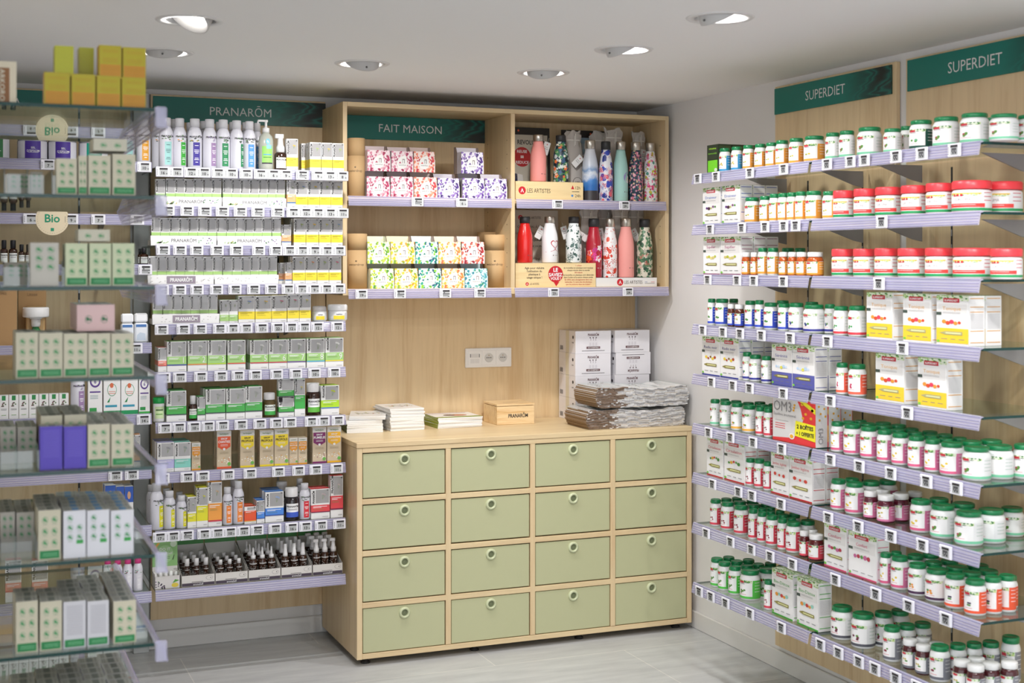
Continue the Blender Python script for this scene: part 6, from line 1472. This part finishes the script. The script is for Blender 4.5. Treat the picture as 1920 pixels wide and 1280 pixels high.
def ybox():
    c = Carton(.05, .052, .063, M('#c8962a', .4), mats={'T': M('#b98a6a', .5), 'L': M('#b0a024', .4)})
    for f in 'LR': c.rect(f, .04, .0, .96, .42, M('#c48a24', .4), 1); c.rect(f, .04, .42, .96, .96, M('#b3a41e', .4), 1); c.lines(f, .15, .85, [.85, .8, .6, .55, .5, .35, .3, .25, .15], M('#b98a20'), .012, 2)
    c.rect('F', .1, .1, .9, .5, M('#4a5a2c'), 1); proto('gY', 'honey_carton', 'golden yellow carton', 'box', .05, .052, .063, [('carton', c.b.mesh('honey_carton'))])
    c = Carton(.05, .045, .065, M('#b4b42a', .4)); c.lines('L', .1, .9, [.9-.07*i for i in range(11)], M('#b0b04a'), .01, 1); proto('gYl', 'honey_carton', 'lime yellow carton', 'box', .05, .045, .065, [('carton', c.b.mesh('honey_carton'))])
    c = Carton(.05, .15, .09, M('#d9cdb4', .5)); c.rect('L', .0, 0, .78, .84, M('#8a5c34'), 1); c.text('L', 'ARKORO', .55, .42, .034, CREAM, rot=-90, bold=.0, maxw=.07)
    for k, q in enumerate(['#c83a3c', '#e8d83a', '#5cb04a', '#f0ece4']): c.rect('F', .15+.18*k, .1, .30+.18*k, .9, M(q), 1)
    proto('gA', 'food_supplement_box', 'cream and brown box', 'box', .05, .15, .09, [('carton', c.b.mesh('food_supplement_box'))])
ybox()
FG = Frame('left', .428); GY0, GY1 = 3.165, 4.03
ZG = [2.026, 1.828, 1.625, 1.423, 1.22, 1.0216, .8217, .622]
GPROF = [(.004, .0185), (-.004, .0225), (-.008, .020), (-.026, -.025), (-.024, -.028), (-.022, -.027), (-.006, .014), (.004, .0165)]
for i, z in enumerate(ZG):
    L = GY1-GY0; r = empty('glass_shelf', FG.world((GY0+GY1)/2, 0, z-.016), FG.rot())
    b = MB(); b.box((-L/2, .004, .010), (L/2, .44, .018), GLASS, mats={'F': GEDGE, 'L': GEDGE, 'R': GEDGE}); link('glass_pane', b.mesh('glass_pane'), r)
    link('price_rail', rail_mesh(L, GPROF).mesh('price_rail'), r)
    b = MB(); b.bbox((-L/2-.004, -.024, -.026), (-L/2+.004, .002, .022), RAIL, .0035); link('rail_end_cap', b.mesh('rail_end_cap'), r)
    tag(r, f'glass shelf seen end-on with dark green edge, {NTH[i]} shelf, {BG}', 'shelf', 'shelves of the near left rack')
b = MB(); b.box((-.045, GY0, .1), (-.020, GY1, 2.4), WOODB, .001); tag(link('wall_panel', b.mesh('wall_panel')), 'wood backing board of the near left glass rack', 'wall panel')
def gi(i, items, Y0=3.185, z0=None, extra=''):
    z = (ZG[i]+.003) if z0 is None else z0
    for key, u0, u1, vt, rows in items:
        p = PR[key]; X0, X1 = tan(ang(u0))*Y0, tan(ang(u1))*Y0; Xc = (X0+X1)/2; W = (X1-X0)*.98; H = z_at(vt, Xc, Y0)-z
        for k in range(rows):
            # local x runs along +Y, local y along -X; the carton's left end faces the camera
            y = Y0+p.w/2+k*(p.w+.002)
            o = put(key, (X1+(random.uniform(-.002, .002) if k else 0), y, z), pi/2+(random.uniform(-.02, .02) if k else 0), (1, W/p.d, H/p.h), f'{extra}{NTH[i]} shelf, {BG}', Xc, k)
gi(0, [('gY', 82, 131, 135.5, 1), ('gY', 133, 179, 139, 2), ('gY', 180.5, 226, 142, 2), ('gY', 227.5, 273.5, 145, 2)])
gi(0, [('gYl', 102, 138, 86, 1)], 3.19, ZG[0]+.003+.0635, 'on top, '); gi(0, [('gYl', 148, 176, 89, 1)], 3.25, ZG[0]+.003+.0635, 'set back, '); gi(0, [('gY', 185, 228, 85, 1), ('gY', 229.5, 273.5, 89, 1)], 3.187, ZG[0]+.003+.0635, 'upper layer, ')
gi(0, [('gA', -30, 31, 114, 1)], 3.185)
gi(1, [('gD', 14, 52, 325, 1), ('gD', 57, 80, 322, 1)], 3.34); gi(1, [('gC', 105, 144, 297, 2), ('gC', 147, 163, 292, 1), ('gC', 165, 207.5, 291, 2), ('gC', 210, 254, 289, 2)]); gi(1, [('gL', 174, 238, 260, 1)], 3.187, 1.93, 'on top, ')
gi(2, [('gD', 8, 50, 492, 2)], 3.34); gi(2, [('gD', 56, 110, 455, 2), ('gG', 122, 164, 456, 2), ('gG', 167, 208.5, 456, 2), ('gG', 210, 252, 456, 2)]); gi(2, [('gL', 146, 206, 430, 1)], 3.187, ZG[2]+.003+.0995, 'on top, ')
gi(3, [('gC', 29, 71.5, 623, 3), ('gC', 72.5, 117.5, 624, 3), ('gC', 118.5, 164, 625, 4), ('gC', 165, 207, 625, 4), ('gC', 208, 250.5, 625, 4)]); gi(3, [('gK', 143, 215, 571, 2)], 3.22, ZG[3]+.003+.0995, 'on top, ')
gi(4, [('gD', 0, 30, 800, 3), ('gD', 32, 68, 800, 3)], 3.32); gi(4, [('gP', 74, 117, 799, 1), ('gP', 119, 162, 799, 1), ('gC', 164, 206, 795, 6), ('gC', 208, 250.5, 795, 6)]); gi(4, [('gC', 76, 117, 779, 5), ('gC', 120, 162, 777, 5)], 3.235, None, 'behind violet ones, ')
gi(5, [('gD', 0, 28, 960, 4), ('gD', 30, 64, 960, 4)], 3.30); gi(5, [('gC', 71, 114, 956, 5), ('gW', 118, 161, 957, 6), ('gW', 162.5, 205, 956, 6), ('gW', 207, 250.5, 956, 6)])
gi(6, [('gC', 29, 71, 1127, 3), ('gC', 74, 116, 1127, 3), ('gT', 118, 161, 1127, 5), ('gT', 163, 204, 1126, 6), ('gC', 212, 255, 1126, 7)])
gi(7, [('gC', 20, 68, 1294, 3), ('gC', 71, 114, 1294, 4), ('gT', 116, 160, 1294, 5), ('gT', 163, 205, 1294, 6), ('gT', 208, 251, 1294, 7)], 3.185)
# clear divider walls among the cartons
for i, us in ((1, (8, 52, 98)), (2, (6, 52, 116)), (4, (0, 31, 70)), (5, (0, 29, 67))):
    for k, u in enumerate(us):
        X = tan(ang(u))*3.2; b = MB(); b.box((-.0008, 0, 0), (.0008, .5, .055), CLEAR); b.box((.0008, 0, 0), (.034, .0015, .042), CLEAR)
        o = link('shelf_divider', b.mesh('shelf_divider'), None, (X, 3.2, ZG[i]+.003)); tag(o, f'clear plastic divider, {["leftmost", "middle", "rightmost"][k]} one, {NTH[i]} shelf, {BG}', 'divider', 'clear dividers on the near left rack')

# ---------------------------------------------------------------- far left corner bay
def sl(i): return f'{NTH[i]} shelf, {BL}'
def rl(i, items, dep=0): shelf_items(FQ, ZL[i]+zo, sl(i), items, 0, 0, 1, dep)
def pcase(key, desc, w, h, d, build, name='medicine_carton'):
    c = Carton(w, d, h); build(c); proto(key, name, desc, 'box', w, d, h, [('carton', c.b.mesh(name))])
def f1(c):
    c.rect('F', .3, .78, .7, .98, M('#2f8a4a'), 1); rnd = random.Random(3)
    for i in range(8): c.ell('F', .5+rnd.uniform(-.22, .22), .62+rnd.uniform(-.08, .08), .0028, M(rnd.choice(['#5a4a4c', '#7a3f4a', '#6a8a5c'])), 2, n=7)
    c.lines('F', .2, .8, [.42, .38], INK, .012); c.lines('F', .25, .75, [.16], M('#7ab05a'), .02)
pcase('lfS', 'slim white carton, green tab', .032, .095, .032, f1)
def f2(c):
    g = M('#3f9a6a'); c.ell('F', .5, .56, .020, g, 1, n=24); c.ell('F', .5, .56, .018, CARD, 2, n=24); c.ell('F', .48, .66, .008, M('#d8704a'), 3); c.lines('F', .3, .7, [.52, .48], M('#d8704a'), .012, 3)
    c.rect('F', .12, .86, .7, .9, M('#d8704a'), 1); c.rect('F', .1, .17, .8, .22, M('#3a9ab4'), 1); c.rect('F', 0, 0, 1, .09, M('#1f9a5c'), 1); c.poly('F', [(.2, .28), (.42, .40), (.34, .28)], M('#1f8a4a'), 2)
pcase('lfB', 'tall white carton, green leaf ring', .072, .14, .05, f2)
def f3(c):
    c.ell('F', .5, .72, .017, M('#5a3a8c'), 1, n=24); c.ell('F', .5, .72, .012, CARD, 2, n=24); c.text('F', '6', .5, .72, .016, M('#5a3a8c'), bold=.02); c.rect('F', .12, .48, .88, .51, M('#5a3a8c'), 1); c.lines('F', .15, .7, [.42, .39, .36], M('#9ab0b8'), .01); c.rect('F', 0, 0, 1, .05, M('#3fae4c'), 1); c.rect('F', .1, .08, .6, .16, M('#2f9a4a'), 1)
pcase('lfP', 'narrow white carton, purple crescent', .045, .13, .04, f3)
def f4(c):
    c.rect('F', 0, .6, 1, 1, M('#2f5ab4'), 1); c.ell('F', .5, .78, .010, M('#d8a884'), 2); c.rect('F', .1, .36, .7, .41, M('#e0703a'), 1); c.poly('F', [(.5, .04), (.6, .28), (.7, .04)], M('#3a62b4'), 1)
pcase('lfU', 'blue and white hand carton', .05, .1, .04, f4)
def f5(c):
    c.text('F', 'Litsea', .5, .90, .016, M('#8a6a46')); b_ = M('#b8905c')
    for k in range(3): c.lines('F', .2+.1*k, .8-.1*k, [.3+.12*k], b_, .006)
pcase('lfK', 'plain kraft box', .1, .2, .08, f5, 'kraft_box'); PR['lfK'].parts[0][1].materials[0] = M('#b58f62', .8)
rl(0, [('saltG', -35, 15, 250), ('saltP', 32, 86, 255), ('saltP', 89, 141, 257), ('saltT', 147, 200, 260), ('canT', 228, 252, 225, 1, .05), ('canO', 255.5, 281.5, 224)])
rl(2, [('blackcap', 0, 14, 450), ('blackcap', 16, 32, 450), ('blackcap', 34, 46, 458), ('blackcap', 47, 58, 458), ('blackcap', 236, 252, 462), ('blackcap', 258, 266, 466, 1, .04), ('blackcap', 262, 277, 465)])
rl(4, [('lfK', -28, 32, 538), ('stick', 227, 251, 588), ('stick', 252, 277.5, 587)]); rl(4, [('lfK', 34, 87, 541)], .13)
rl(5, [('lfS', -2+18.8*k, 16+18.8*k, 741-k*.6, 1) for k in range(7)]+[('canM', 132, 158, 690), ('lfP', 165, 192, 690), ('lfB', 194, 226, 694), ('lfB', 227, 259, 695), ('lfP', 260.5, 281, 698)])
rl(6, [('orgS', 250, 263, 815, 2), ('orgS', 236, 249, 815, 2)])
rl(7, [('lfU', 197, 217, 910, 2), ('lfU', 218, 233, 912, 2), ('lfU', 234, 250, 912, 2)])
rl(8, [('canK', 193, 210, 1046), ('canK', 212, 229, 1047), ('canK', 230.5, 248, 1046), ('canK', 249.5, 267, 1045), ('redS', 60, 90, 1050), ('redS', 10, 40, 1050)])
# oil diffuser
a = FQ.a_of(67, .05); r = empty('oil_diffuser', FQ.world(a, .05, ZL[4]+zo)); b = MB(); b.box((-.035, .02, 0), (.035, .05, .15), M('#d9b27a', .5), .004); link('bamboo_back', b.mesh('bamboo_back'), r)
b = MB(); b.lathe([(.022, .10), (.024, .104), (.048, .108), (.05, .112), (.05, .142), (.047, .146), (.001, .146)], WHITE, 28); b.lathe([(.016, .07), (.018, .08), (.018, .1)], M('#eceae8', .2), 20); link('white_cap', b.mesh('white_cap'), r)
b = MB(); b.lathe([(.02, 0), (.021, .004), (.021, .05), (.012, .066), (.012, .075)], M('#2f7a44', .1), 20); link('green_vial', b.mesh('green_vial'), r); tag(r, f'oil diffuser with white cap, {sl(4)}', 'diffuser')
# round hanging sign on the second rail
a = FB.a_of(98, -.02); r = empty('shelf_sign', FB.world(a, -.026, ZL[1]+.004)); b = MB(); V = [(.062*cos(2*pi*i/40), y, .062*sin(2*pi*i/40)-.006) for y in (0, .0015) for i in range(40)]
b.add(V, [tuple(range(40)), tuple(range(40, 80))[::-1]]+[(i, (i+1) % 40, 40+(i+1) % 40, 40+i) for i in range(40)], M('#e2d3b4', .6)); link('disc', b.mesh('disc'), r)
b = MB(); b.text('Bio', lambda x, y: (x, -.0006, y-.002), .044, M('#14916a'), .02); b.box((-.006, -.0006, -.052), (.006, 0, -.040), M('#14916a'))
for i in range(40):
    t = 2*pi*i/40; b.ell(.055*cos(t), .055*sin(t)-.006, .0018, .0012, lambda x, y: (x, -.0006, y), M('#b8aa8a'), 5)
link('lettering', b.mesh('lettering'), r); tag(r, f'round cream sign with green lettering on second rail, {BL}', 'sign')
finish_labels()
